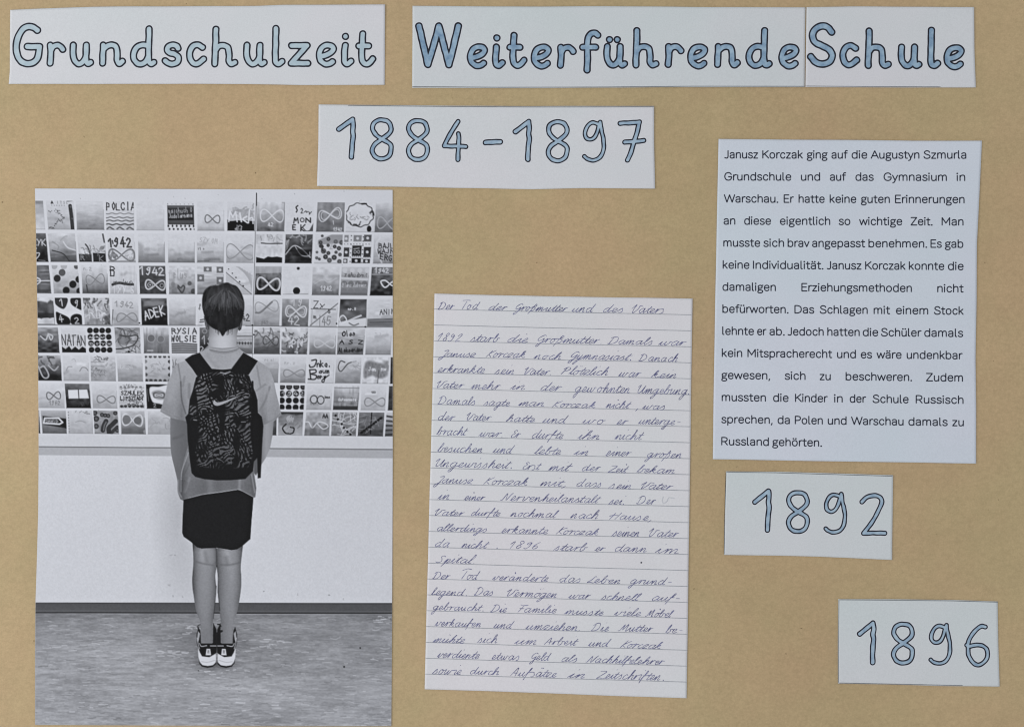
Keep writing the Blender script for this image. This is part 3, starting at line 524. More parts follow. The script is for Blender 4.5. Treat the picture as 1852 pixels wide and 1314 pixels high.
# legs
for pts, xa, xb in ((C([(366, 690), (378, 900), (365, 1080), (368, 1190)]) + D([(380, 150), (408, 330), (455, 460), (463, 700), (592, 700), (598, 470), (622, 250), (637, 60)]) + C([(636, 1200), (620, 1060), (636, 940), (640, 720)]), 350, 392),
                    (C([(648, 720), (645, 940), (660, 1080), (656, 1190)]) + D([(656, 130), (676, 330), (690, 470), (702, 700), (815, 700), (824, 480), (878, 330), (915, 100)]) + C([(920, 1080), (914, 950), (940, 710)]), 394, 438)):
    v = np.clip((gy - 985) / 180, 0, 1)
    tone = cyl(xa, xb, 94, 146, 2.2) - v * 24 - np.clip(1 - (gy - 985) / 12, 0, 1) * 25
    if xa == 350: sides = (pts[:8], pts[8:])
    else: sides = (pts[:8], pts[8:])
    tone = tone + 9 * np.exp(-((gx - (xa + (xb - xa) * .42)) / 7) ** 2 - ((gy - 1003) / 16) ** 2) + vnoise(H_, W_, 12, 30, rng) * 5 + vnoise(H_, W_, 2.2, 2.2, rng) * 3
    T.poly([tuple(p) for sd in sides for p in smooth(sd, 4)], tone, .8, 1, r_leg1 if xa == 350 else r_leg2)
kn = 1015
T.line(C([(410, 905), (480, 925), (600, 945)]), 1.6, 92, .5, soft=1.6); T.line(C([(690, 940), (790, 940), (900, 915)]), 1.6, 92, .5, soft=1.6)
T.line(C([(510, 800), (530, 900)]), 3.5, 108, .5, soft=3); T.line(C([(745, 860), (760, 930)]), 3.5, 108, .5, soft=3)
T.line(C([(590, 790), (600, 880)]), 4, 140, .4, soft=3); T.line(C([(820, 800), (850, 880)]), 5, 138, .35, soft=3)
T.line(C([(641, 760), (641, 960)]), 1.1, 58, .8, sm=False); T.line(C([(641, 950), (622, 1060), (634, 1200)]) + D([(637, 60), (625, 230), (605, 420)]), .8, 62, .6); T.line(C([(643, 950), (658, 1080), (655, 1250)]) + D([(658, 120), (678, 330)]), .8, 55, .6)
# neck
neck = A([(560, 560), (583, 640), (582, 740), (575, 815), (470, 915), (740, 960), (1000, 915), (930, 840), (912, 800), (912, 700), (935, 600), (940, 540)])
T.poly(neck, cyl(376, 432, 135, 190, 2.2) - np.clip(1 - (gy - 590) / 22, 0, 1) * 38, 1.0, 1, r_neck)
# ears
T.poly(A([(520, 470), (532, 560), (548, 620), (565, 634), (584, 628), (590, 560), (570, 500)]), 74, .8, 1, r_ear1); T.line(A([(540, 520), (552, 590), (566, 620)]), 1.0, 120, .6)
T.poly(A([(985, 470), (978, 560), (966, 625), (945, 644), (926, 630), (935, 560), (950, 500)]), 66, .8, 1, r_ear2); T.line(A([(968, 520), (958, 600)]), .9, 105, .6)
# t-shirt
sh = A([(545, 862), (600, 838), (740, 850), (905, 838), (945, 860), (1075, 955), (1180, 1010), (1285, 1080), (1330, 1170)]) + B([(1290, 0), (1312, 120), (1345, 250), (1372, 372), (1285, 448), (1165, 488), (1120, 520), (1060, 900), (1068, 1060), (1088, 1200), (1078, 1300), (1060, 1312)]) \
   + C([(930, 110), (880, 92), (480, 150), (330, 186), (268, 212)]) + B([(235, 1260), (234, 1120), (262, 930), (300, 800), (330, 690), (310, 450), (150, 415), (75, 380), (2, 335), (35, 230), (62, 130), (88, 0)]) + A([(120, 1200), (160, 1090), (215, 1030), (330, 985), (430, 925)])
shade_ = 156 - np.clip((gy - 690) / 180, 0, 1) * 50 + vnoise(H_, W_, 14, 40, rng) * 5 + sl_n * 2.5 + vnoise(H_, W_, 2, 2, rng) * 3
shade_ = shade_ - np.clip(1 - np.abs(gx - 329) / 12, 0, 1) * np.clip((gy - 680) / 60, 0, 1) * 26 - np.clip(1 - np.abs(gx - 475) / 10, 0, 1) * np.clip((gy - 700) / 60, 0, 1) * 24
shade_ = shade_ + np.clip(1 - np.abs(gx - 492) / 10, 0, 1) * 10
T.poly(sh, shade_, .8, 1, r_shirt)
for pts, r, vv, al in ((A([(590, 868), (700, 892), (800, 894), (930, 860)]), .9, 108, .8), (A([(600, 882), (700, 908), (800, 910), (915, 878)]), .8, 118, .6), (A([(600, 842), (740, 856), (905, 842)]), .8, 128, .7),
                       (A([(560, 930), (620, 1020), (690, 1080)]), 3, 140, .5), (A([(215, 1040), (240, 1200), (248, 1300)]), 1.4, 118, .6), (B([(235, 0), (245, 200), (290, 360)]), 1.3, 88, .7), (A([(290, 1190), (270, 1300)]), 2, 120, .5),
                       (A([(1150, 1060), (1190, 1300)]), 1.6, 120, .5), (B([(1090, 100), (1190, 30)]), 1.8, 120, .5), (B([(1120, 330), (1190, 210), (1240, 60)]), 1.8, 112, .55), (B([(1215, 90), (1230, 200)]), 1.6, 160, .5),
                       (B([(60, 340), (150, 385), (280, 420)]), 1.0, 120, .6), (B([(20, 320), (150, 385)]), .7, 168, .5), (B([(1170, 470), (1280, 430), (1360, 360)]), 1.0, 120, .5),
                       (B([(320, 800), (250, 1000), (240, 1100)]), 1.0, 165, .6), (B([(330, 930), (250, 1090)]), 1.6, 92, .6), (B([(335, 1090), (280, 1240)]), 2.2, 150, .4), (B([(310, 1140), (255, 1290)]), 1.6, 95, .5),
                       (B([(900, 1115), (895, 1215)]), 2.4, 150, .5), (B([(1020, 1060), (1050, 1290)]), 1.5, 92, .6), (B([(1035, 1050), (1070, 1250)]), 1.0, 150, .6), (B([(560, 1130), (575, 1225)]), 4, 128, .4), (B([(420, 1120), (430, 1250)]), 3, 102, .4),
                       (B([(150, 60), (100, 230)]), 3.5, 160, .4), (B([(330, 30), (330, 180)]), 2.5, 100, .4)):
    T.line(pts, r, vv, al, soft=max(.7, r * .7))
T.line(C([(275, 205), (480, 145), (700, 116), (880, 90), (930, 108), (1058, 176)]), .8, 158, .5)
T.line(B([(205, 1110), (205, 1230), (240, 1300)]), 1.2, 135, .7); T.line(B([(240, 1100), (238, 1240)]), .8, 150, .5)
# shorts
sp = C([(266, 206), (480, 152), (700, 122), (880, 94), (930, 112), (1054, 180), (1045, 320), (1034, 460), (1022, 648), (940, 720), (870, 765), (810, 774), (650, 746), (560, 752), (470, 756), (420, 742), (350, 680), (268, 622), (252, 580), (254, 430), (262, 300)])
T.poly(sp, 39 + sl_n * 1.2, .8, 1, r_short)
T.line([sp[6], sp[7], sp[8], sp[9]], .9, 208, .4, sm=False); T.poly(sp, 39 + sl_n * 1.2, .5, 1, r_short)
T.line([(p[0] + 1.2, p[1]) for p in (sp[6], sp[7], sp[8])], .6, 208, .6, sm=False)
# hair
hr = A([(500, 300), (505, 240), (525, 175), (570, 128), (620, 112), (690, 106), (735, 84), (800, 72), (845, 92), (905, 112), (950, 165), (985, 240), (1002, 320), (1000, 400), (988, 480), (960, 545), (938, 590), (880, 618), (820, 634), (785, 655), (742, 707), (705, 650), (640, 620), (585, 580), (548, 530), (522, 450), (503, 370)])
hv = 41 + np.clip(1 - np.hypot((gx - 404) / 34, (gy - 534) / 28), 0, 1) * 34 + vnoise(H_, W_, 4, 12, rng) * 7 + sl_n * 2
T.poly([tuple(p) for p in smooth(hr, 4, True)], hv, 1.0, 1, r_hair)
for k in range(230):
    a = rng.uniform(-1.45, 1.45); r0 = rng.uniform(4, 22); L = rng.uniform(8, 24)
    cx, cy = A([(775, 130)])[0]
    p0 = (cx + math.sin(a) * r0 * 1.1, cy + (1 - math.cos(a)) * 6 + r0 * .55)
    p1 = (p0[0] + math.sin(a) * L * .8, p0[1] + L * .6); p2 = (p1[0] + math.sin(a) * L * .35, p1[1] + L * .7)
    if p2[1] > 588: continue
    lit = rng.uniform(30, 112) * (1 if p1[1] < 550 else .5)
    T.line([p0, p1, p2], rng.uniform(.4, 1.1), lit, .3, clip=(T.reg == r_hair).astype(float))
for k in range(26):
    x = rng.uniform(388, 422); T.line([(x, 596 - abs(x - 403) * .1), (x + (403 - x) * .06, 602 + rng.uniform(-4, 5) - abs(x - 403) * .12)], .5, 55, .5)
hc = (T.reg == r_hair).astype(float)
for k in range(60):      # pale strands falling from the crown, the ones at the sides follow the skull
    u = rng.uniform(-1, 1); x0 = 404 + u * 26 + rng.normal(0, 3); y0 = rng.uniform(522, 552) + abs(u) * 8
    L = rng.uniform(6, 20); lean = u * .35 + rng.normal(0, .12)
    T.line([(x0, y0), (x0 + lean * L * .4, y0 + L * .45), (x0 + lean * L, y0 + L)], rng.uniform(.4, .9), rng.uniform(70, 125) * (1 - .35 * abs(u)), .42, .7, True, hc)
for k in range(26):
    u = rng.uniform(0, 1); sgn = -1 if k % 2 else 1
    T.line([(404 + sgn * (10 + 22 * u), 515 + 14 * u * u), (404 + sgn * (20 + 16 * u), 526 + 16 * u), (404 + sgn * (26 + 10 * u), 540 + 22 * u)], .5, rng.uniform(50, 84), .45, .7, True, hc)
for k in range(14):
    x0 = rng.uniform(378, 434); y0 = 517 + ((x0 - 406) / 15.0) ** 2 * .8
    T.line([(x0, y0 + 2), (x0 + rng.normal(0, 1.2), y0 - rng.uniform(.5, 2.5))], .5, 52, .7)
T.line(A([(520, 190), (600, 110), (700, 106), (790, 74), (850, 92)]), .7, 85, .5)
# backpack
straps = [A([(294, 985), (380, 930), (470, 903), (540, 1000), (612, 1092), (600, 1130), (440, 1180), (380, 1090)]), A([(990, 903), (1075, 950), (1162, 1002), (1110, 1080), (1050, 1170), (900, 1140), (848, 1092)])]
body = A([(610, 1096), (740, 1106), (855, 1096), (960, 1120), (1060, 1180), (1095, 1290)]) + B([(1078, 120), (1102, 210), (1106, 350), (1150, 395), (1168, 500), (1155, 700), (1138, 1085), (1104, 1092), (1098, 860), (1062, 900), (1050, 1010), (965, 1098), (800, 1112), (640, 1114), (500, 1100), (400, 1075), (356, 1030), (332, 850), (312, 640), (305, 480), (285, 400), (318, 360), (335, 200), (372, 90), (392, 0)]) + A([(408, 1280), (425, 1200), (500, 1130)])
for s_ in straps: T.poly(s_, 37 + sl_n, .8, 1, r_pack)
T.poly(body, 36 + sl_n, .8, 1, r_pack)
front = B([(400, 60), (470, -90), (740, -110), (960, -80), (1040, 60), (1045, 300), (1020, 560), (1050, 800), (1010, 960), (700, 985), (420, 950), (400, 800), (440, 640), (430, 400), (345, 430), (330, 250)])
sl, m = T.mask(front, 2)
gxx, gyy = T.gx[sl], T.gy[sl]
def wob(seed, sx, sy, amp):
    q = np.random.default_rng(seed); return vnoise(gxx.shape[0], gxx.shape[1], sx, sy, q) * amp
zone = wob(3, 26, 30, 1.0); zone2 = wob(5, 20, 22, 1.0)
ph1 = (gxx * .55 + gyy * 1.05) * .80 + wob(11, 15, 12, 5.0) + wob(12, 7, 7, 1.2)
ph2 = (gxx * 1.1 - gyy * .42) * .84 + wob(13, 15, 14, 5.0) + wob(14, 7, 7, 1.1)
ph3 = (gxx * .95 + gyy * .3) * .9 + wob(15, 12, 18, 4.0)
s1 = np.clip(np.sin(ph1) * 2.2 + .1, 0, 1); s2 = np.clip(np.sin(ph2) * 2.2 + .25, 0, 1); s3 = np.clip(np.sin(ph3) * 2.2 + .2, 0, 1)
grid_ = s1 * s2
pat = np.where(zone > .12, s1, np.where(zone2 > .05, s2 * np.clip(s3 + .25, 0, 1), grid_))
pat = pat * np.clip(wob(21, 13, 15, 1.0) * 2.0 + 1.1, 0, 1)
lum = 103 - np.clip((gyy - 700) / 140, 0, 1) * 22
T.a[sl] = T.a[sl] * (1 - m * pat) + lum * m * pat
mf = np.zeros_like(T.a); mf[sl] = m
for _ in range(95):
    x, y = rng.uniform(350, 462), rng.uniform(682, 842); a = rng.choice([-.5, 1.15, 2.2, .1]) + rng.normal(0, .25); L = rng.uniform(6, 20)
    T.line([(x, y), (x + math.cos(a) * L / 2, y + math.sin(a) * L / 2 + rng.normal(0, 1.5)), (x + math.cos(a) * L, y + math.sin(a) * L)], rng.uniform(.6, 1.2), 35, .9, clip=mf)
for _ in range(70):
    x, y = rng.uniform(352, 460), rng.uniform(682, 838); a = rng.choice([-.5, 1.15, .9, 1.4]) + rng.normal(0, .2); L = rng.uniform(3, 8)
    T.line([(x, y), (x + math.cos(a) * L, y + math.sin(a) * L)], rng.uniform(.6, 1.1), rng.uniform(75, 108), .8, clip=mf)
# side panels, seams and zips of the pack stay black
T.line(A([(470, 1220), (560, 1240), (700, 1215), (860, 1190), (1000, 1215)]), 1.3, 34, .9); T.line(B([(440, 60), (640, -10), (860, -50), (1000, -20)]), .9, 34, .9)
T.line(B([(640, 340), (800, 325), (880, 350), (905, 440)]), 1.4, 34, .95); T.line(B([(440, 470), (620, 300), (640, 200)]), 1.1, 34, .7)
T.line(B([(420, 480), (560, 520), (700, 470), (1030, 455)]), 1.1, 34, .7); T.line(B([(880, 170), (990, 100), (1040, 60)]), 1.5, 34, .95)
T.line(B([(1045, 0), (1050, 300), (1035, 560), (1060, 800)]), 1.8, 34, .9); T.line(B([(395, 110), (420, 300), (430, 480)]), 2.0, 34, .8)
T.line(A([(610, 1108), (740, 1118), (855, 1108)]), 1.8, 32, .95)
T.line(A([(720, 1140), (780, 1150), (830, 1130)]), 1.3, 150, .7)
T.line(B([(380, 430), (415, 434)]), .8, 170, .7); T.line(B([(920, 455), (965, 452)]), .8, 140, .7)
# the tick-shaped emblem
sw = B([(612, 205), (600, 240), (622, 266), (665, 268), (750, 235), (915, 150), (760, 208), (690, 228), (650, 234), (632, 226)])
T.poly(sw, 36, 2.0, .9); T.poly([tuple(p) for p in smooth(sw[:6], 5)] + sw[6:], 156, .6, 1)
# shoes
for sgn, ox in ((1, 0), (-1, 1290)):
    r_shoe = r_shoe1 if sgn == 1 else r_shoe2
    m_ = lambda pts: D([(ox + sgn * x, y) for x, y in pts])
    T.poly(m_([(438, 512), (416, 600), (418, 690), (445, 800), (470, 848), (520, 856), (610, 850), (642, 800), (648, 650), (640, 540), (604, 468), (600, 690), (590, 700), (466, 700), (458, 560)]), 38, .8, 1, r_shoe)
    T.poly(m_([(432, 560), (455, 590), (442, 660), (430, 690), (422, 640)]), 180, .7, .8)
    T.line(m_([(424, 640), (432, 700), (448, 760)]), .8, 190, .7)
    T.poly(m_([(434, 745), (452, 800), (478, 846), (560, 856), (632, 815), (637, 880), (628, 920), (600, 945), (540, 953), (480, 942), (450, 900), (436, 850)]), 203, .8, 1, r_shoe)
    T.poly(m_([(440, 880), (452, 920), (485, 946), (540, 955), (600, 946), (632, 915), (640, 930), (600, 965), (540, 976), (475, 962), (445, 925)]), 52, .7, 1, r_shoe)
    T.line(m_([(470, 905), (540, 912), (622, 890)]), .8, 150, .5)
    T.line(m_([(448, 700), (470, 732), (530, 725)]), .8, 180, .8); T.line(m_([(572, 728), (635, 728)]), .8, 180, .8)
for tx in (549, 724):
    T.poly(D([(tx - 20, 762), (tx + 20, 762), (tx + 30, 832), (tx - 30, 832)]), 205, .6, 1)
    T.poly(D([(tx - 12, 772), (tx + 12, 772), (tx + 14, 812), (tx - 14, 812)]), 105, .6, .8)
    T.line(D([(tx - 8, 782), (tx + 8, 780)]), .35, 200, .6, sm=False); T.line(D([(tx - 8, 798), (tx + 9, 802)]), .35, 200, .6, sm=False)
T.line(D([(455, 488), (432, 500), (428, 525), (440, 535)]), .8, 60, .9); T.line(D([(655, 485), (680, 488), (690, 510)]), 1.2, 45, .9)
T.line(D([(700, 560), (640, 600), (640, 690)]), 2.0, 40, .9)
T.a += vnoise(H_, W_, 1.6, 1.6, rng) * 1.6

def box(a, r):
    k = 2 * r + 1; q = np.pad(a, r, 'edge'); c = np.cumsum(np.pad(q, ((1, 0), (0, 0))), 0); q = (c[k:] - c[:-k]) / k
    c = np.cumsum(np.pad(q, ((0, 0), (1, 0))), 1); return (c[:, k:] - c[:, :-k]) / k
# the print was sharpened, as phone pictures are: thin bright rims along dark shapes
T.a += .55 * (T.a - box(box(T.a, 1), 1)) + .10 * (T.a - box(box(T.a, 7), 7))
# ------------------------------------------------------------ mesh helpers
def board_lift(x, y):
    """the kraft paper is not quite flat"""
    return 0.0012 + 0.0009 * np.sin(x / 310.0 + 0.6) * np.cos(y / 260.0 + 0.4) + 0.0003 * np.sin(x / 97.0 + y / 140.0)
def world(x, y, h):
    x = np.asarray(x, float); y = np.asarray(y, float)
    return np.stack([(x - CX) * S, -(h + 0 * x), (CY - y) * S + HZ], -1)

def mesh_obj(name, verts, faces, mat, parent=None, smooth_=False):
    me = bpy.data.meshes.new(name)
    me.from_pydata([tuple(v) for v in verts], [], [tuple(f) for f in faces])
    if mat: me.materials.append(mat)
    if smooth_: me.polygons.foreach_set('use_smooth', [True] * len(me.polygons))
    me.update()
    o = bpy.data.objects.new(name, me); col.objects.link(o)
    if parent is not None: o.parent = parent
    return o
def fast_mesh(name, verts, quads, mat, parent=None, colors=None, smooth_=True):
    """large quad mesh straight from arrays"""
    me = bpy.data.meshes.new(name)
    nv, nf = len(verts), len(quads)
    me.vertices.add(nv); me.vertices.foreach_set('co', np.ascontiguousarray(verts, np.float32).ravel())
    me.loops.add(nf * 4); me.loops.foreach_set('vertex_index', np.ascontiguousarray(quads, np.int32).ravel())
    me.polygons.add(nf); me.polygons.foreach_set('loop_start', np.arange(nf, dtype=np.int32) * 4)
    try: me.polygons.foreach_set('loop_total', np.full(nf, 4, np.int32))
    except Exception: pass
    if smooth_: me.polygons.foreach_set('use_smooth', np.ones(nf, bool))
    me.materials.append(mat)
    me.update(calc_edges=True)
    if colors is not None:
        at = me.color_attributes.new('pigment', 'FLOAT_COLOR', 'POINT')
        at.data.foreach_set('color', np.ascontiguousarray(colors, np.float32).ravel())
    o = bpy.data.objects.new(name, me); col.objects.link(o)
    if parent is not None: o.parent = parent
    return o
def tag(o, label=None, cat=None, group=None, kind=None):
    if label: o['label'] = label
    if cat: o['category'] = cat
    if group: o['group'] = group
    if kind: o['kind'] = kind
    return o

# ------------------------------------------------------------ materials
def nodes_of(name):
    m = bpy.data.materials.new(name); m.use_nodes = True
    nt = m.node_tree; return m, nt, nt.nodes['Principled BSDF'], nt.nodes.new('ShaderNodeTexCoord')
def noise_node(nt, tc, scale, detail=3, rough=.5, sc=None):
    n = nt.nodes.new('ShaderNodeTexNoise'); n.inputs['Scale'].default_value = scale
    n.inputs['Detail'].default_value = detail; n.inputs['Roughness'].default_value = rough
    src = tc.outputs['Object']
    if sc:
        mp = nt.nodes.new('ShaderNodeMapping'); mp.inputs['Scale'].default_value = sc
        nt.links.new(src, mp.inputs[0]); src = mp.outputs[0]
    nt.links.new(src, n.inputs['Vector']); return n
def ramp(nt, fac, stops):
    r = nt.nodes.new('ShaderNodeValToRGB'); e = r.color_ramp.elements
    e[0].position, e[0].color = stops[0]; e[1].position, e[1].color = stops[-1]
    for p, c in stops[1:-1]:
        k = e.new(p); k.color = c
    nt.links.new(fac, r.inputs[0]); return r
def mix(nt, a, b, fac, mode='MIX'):
    m = nt.nodes.new('ShaderNodeMix'); m.data_type = 'RGBA'; m.blend_type = mode
    for s_, v in ((m.inputs[6], a), (m.inputs[7], b), (m.inputs[0], fac)):
        if hasattr(v, 'links') or hasattr(v, 'is_linked'): nt.links.new(v, s_)
        else: s_.default_value = v
    return m.outputs[2]
def bump(nt, bs, h, strength, dist):
    b = nt.nodes.new('ShaderNodeBump'); b.inputs['Strength'].default_value = strength; b.inputs['Distance'].default_value = dist
    nt.links.new(h, b.inputs['Height']); nt.links.new(b.outputs[0], bs.inputs['Normal'])

def paper_mat(name, rgb, var=4, tint=(3, 0, -2)):
    m, nt, bs, tc = nodes_of(name)
    r, g, b = rgb
    big = noise_node(nt, tc, 22, 3, .6); tn = noise_node(nt, tc, 9, 2, .5); fine = noise_node(nt, tc, 900, 2, .6)
    c1 = ramp(nt, big.outputs['Fac'], [(.32, pig(r - var, g - var, b - var)), (.68, pig(r + var * .6, g + var * .6, b + var * .6))])
    c2 = ramp(nt, tn.outputs['Fac'], [(.38, pig(r - tint[0], g + 1, b + 1)), (.62, pig(r + tint[0], g - 1, b + 2))])
    o = mix(nt, c1.outputs[0], c2.outputs[0], .5)
    f = ramp(nt, fine.outputs['Fac'], [(.3, (.955, .955, .955, 1)), (.7, (1.03, 1.03, 1.03, 1))])
    o = mix(nt, o, f.outputs[0], 1.0, 'MULTIPLY')
    nt.links.new(o, bs.inputs['Base Color'])
    bs.inputs['Roughness'].default_value = .72; bs.inputs['Specular IOR Level'].default_value = .25
    bump(nt, bs, fine.outputs['Fac'], .12, .0001)
    return m
def ink_mat(name, c0, c1=None, scale=400, rough=.5, lo=.35, hi=.65, sc=None, spec=.3):
    m, nt, bs, tc = nodes_of(name)
    n = noise_node(nt, tc, scale, 3, .6, sc)
    r = ramp(nt, n.outputs['Fac'], [(lo, pig(*c0)), (hi, pig(*(c1 or c0)))])
    nt.links.new(r.outputs[0], bs.inputs['Base Color'])
    bs.inputs['Roughness'].default_value = rough; bs.inputs['Specular IOR Level'].default_value = spec
    return m

def kraft_mat():
    m, nt, bs, tc = nodes_of('kraft paper')
    big = noise_node(nt, tc, 3.2, 3, .55); mid = noise_node(nt, tc, 40, 4, .65); fine = noise_node(nt, tc, 780, 3, .7); rib = noise_node(nt, tc, 420, 2, .6, (.8, 1, 1))
    c = ramp(nt, big.outputs['Fac'], [(.3, pig(168, 148, 114)), (.7, pig(181, 161, 125))])
    c2 = ramp(nt, mid.outputs['Fac'], [(.3, (.955, .955, .95, 1)), (.7, (1.03, 1.03, 1.03, 1))])
    c3 = ramp(nt, fine.outputs['Fac'], [(.28, (.91, .91, .905, 1)), (.72, (1.07, 1.07, 1.075, 1))])
    c4 = ramp(nt, rib.outputs['Fac'], [(.3, (.93, .93, .92, 1)), (.7, (1.05, 1.05, 1.05, 1))])
    o = mix(nt, c.outputs[0], c2.outputs[0], 1.0, 'MULTIPLY'); o = mix(nt, o, c3.outputs[0], 1.0, 'MULTIPLY'); o = mix(nt, o, c4.outputs[0], 1.0, 'MULTIPLY')
    hu = noise_node(nt, tc, 5.5, 4, .6); hr_ = ramp(nt, hu.outputs['Fac'], [(.4, (1.035, .985, 1.0, 1)), (.6, (.985, 1.01, .985, 1))])
    o = mix(nt, o, hr_.outputs[0], 1.0, 'MULTIPLY')
    # rubbed pale places and a few dark fibres
    ru = noise_node(nt, tc, 14, 5, .7); rr = ramp(nt, ru.outputs['Fac'], [(.62, (0, 0, 0, 1)), (.85, (.35, .35, .35, 1))])
    o = mix(nt, o, pig(206, 184, 146), rr.outputs[0])
    sp = noise_node(nt, tc, 260, 1, .5); sr = ramp(nt, sp.outputs['Fac'], [(.81, (1, 1, 1, 1)), (.845, (.45, .42, .38, 1))])
    o = mix(nt, o, sr.outputs[0], 1.0, 'MULTIPLY')
    nt.links.new(o, bs.inputs['Base Color'])
    bs.inputs['Roughness'].default_value = .62; bs.inputs['Specular IOR Level'].default_value = .35
    bump(nt, bs, mid.outputs['Fac'], .10, .0004)
    return m
def print_mat():
    m, nt, bs, tc = nodes_of('photographic print')
    a = nt.nodes.new('ShaderNodeVertexColor'); a.layer_name = 'pigment'
    nt.links.new(a.outputs[0], bs.inputs['Base Color'])
    bs.inputs['Roughness'].default_value = .55; bs.inputs['Specular IOR Level'].default_value = .12
    return m

M_KRAFT = kraft_mat()
M_CARD = paper_mat('white card', (202, 205, 209), 3)
M_CARD_COOL = paper_mat('white card, cooler', (197, 203, 206), 3)
M_TYPED = paper_mat('office paper', (198, 206, 216), 3)
M_LINED = paper_mat('lined writing paper', (208, 209, 213), 3)
M_PHOTO = paper_mat('photo paper', (206, 211, 220), 1)
M_PRINT = print_mat()
M_BLACK = ink_mat('black outline pen', (16, 18, 30), (24, 27, 40), 300)
M_RULE = ink_mat('grey printed rule', (140, 144, 152), (160, 164, 171), 200)
M_TEXT = ink_mat('toner', (30, 35, 50), (38, 44, 60), 500)
M_PEN = ink_mat('blue ballpoint', (66, 68, 112), (118, 121, 158), 230, .4)
M_ERASED = ink_mat('erased pencil', (178, 182, 190), (186, 190, 197), 200)
M_BORDER = ink_mat('thin printed border', (58, 60, 66), (92, 95, 100), 60)
M_BLUE = ink_mat('blue felt pen', (104, 134, 163), (154, 179, 198), 170, .6, .3, .68)
M_PALE = ink_mat('pale blue felt pen', (158, 178, 190), (181, 198, 207), 150, .6, .3, .7)
M_GREYBLUE = ink_mat('grey blue felt pen', (124, 150, 175), (166, 187, 203), 160, .6, .3, .7)
M_HALO = ink_mat('bright paper round the print', (207, 211, 218), None, 100, .7)

# ------------------------------------------------------------ kraft board and wall
def quad_grid(nx, ny):
    i = np.arange(nx)[None, :] + np.arange(ny)[:, None] * (nx + 1)
    return np.stack([i, i + nx + 1, i + nx + 2, i + 1], -1).reshape(-1, 4)
bx0, bx1, by0, by1 = -210, 2060, -190, 1500
nx, ny = 140, 105
gx_, gy_ = np.meshgrid(np.linspace(bx0, bx1, nx + 1), np.linspace(by0, by1, ny + 1))
top_v = world(gx_, gy_, board_lift(gx_, gy_)).reshape(-1, 3)
bk = world(np.array([bx0, bx1, bx1, bx0]), np.array([by0, by0, by1, by1]), np.full(4, -0.004))
edge = [k for k in range(nx + 1)] + [nx + (nx + 1) * k for k in range(1, ny + 1)] + [(nx + 1) * ny + k for k in range(nx - 1, -1, -1)] + [(nx + 1) * k for k in range(ny - 1, 0, -1)]
ring = world(gx_.reshape(-1)[edge], gy_.reshape(-1)[edge], np.full(len(edge), -0.004))
nv = len(top_v); ne = len(edge)
faces = [tuple(f) for f in quad_grid(nx, ny)] + [(edge[k], edge[(k + 1) % ne], nv + (k + 1) % ne, nv + k) for k in range(ne)] + [tuple(range(nv, nv + ne))]
board = mesh_obj('kraft_paper_board', np.vstack([top_v, ring]), faces, M_KRAFT, None, True)
tag(board, 'large sheet of brown kraft paper that all the white cards and sheets are glued on', 'poster board')
mw, nt, bs, tc = nodes_of('painted wall')
n_ = noise_node(nt, tc, 60, 3); r_ = ramp(nt, n_.outputs['Fac'], [(.3, (.62, .62, .6, 1)), (.7, (.68, .68, .66, 1))]); nt.links.new(r_.outputs[0], bs.inputs['Base Color']); bs.inputs['Roughness'].default_value = .85
wv = [(-2.4, .006, 0), (2.4, .006, 0), (2.4, .006, 2.8), (-2.4, .006, 2.8), (-2.4, .12, 0), (2.4, .12, 0), (2.4, .12, 2.8), (-2.4, .12, 2.8)]
wall = mesh_obj('wall', wv, [(0, 1, 2, 3), (5, 4, 7, 6), (1, 5, 6, 2), (4, 0, 3, 7), (3, 2, 6, 7), (4, 5, 1, 0)], mw)
tag(wall, kind='structure')

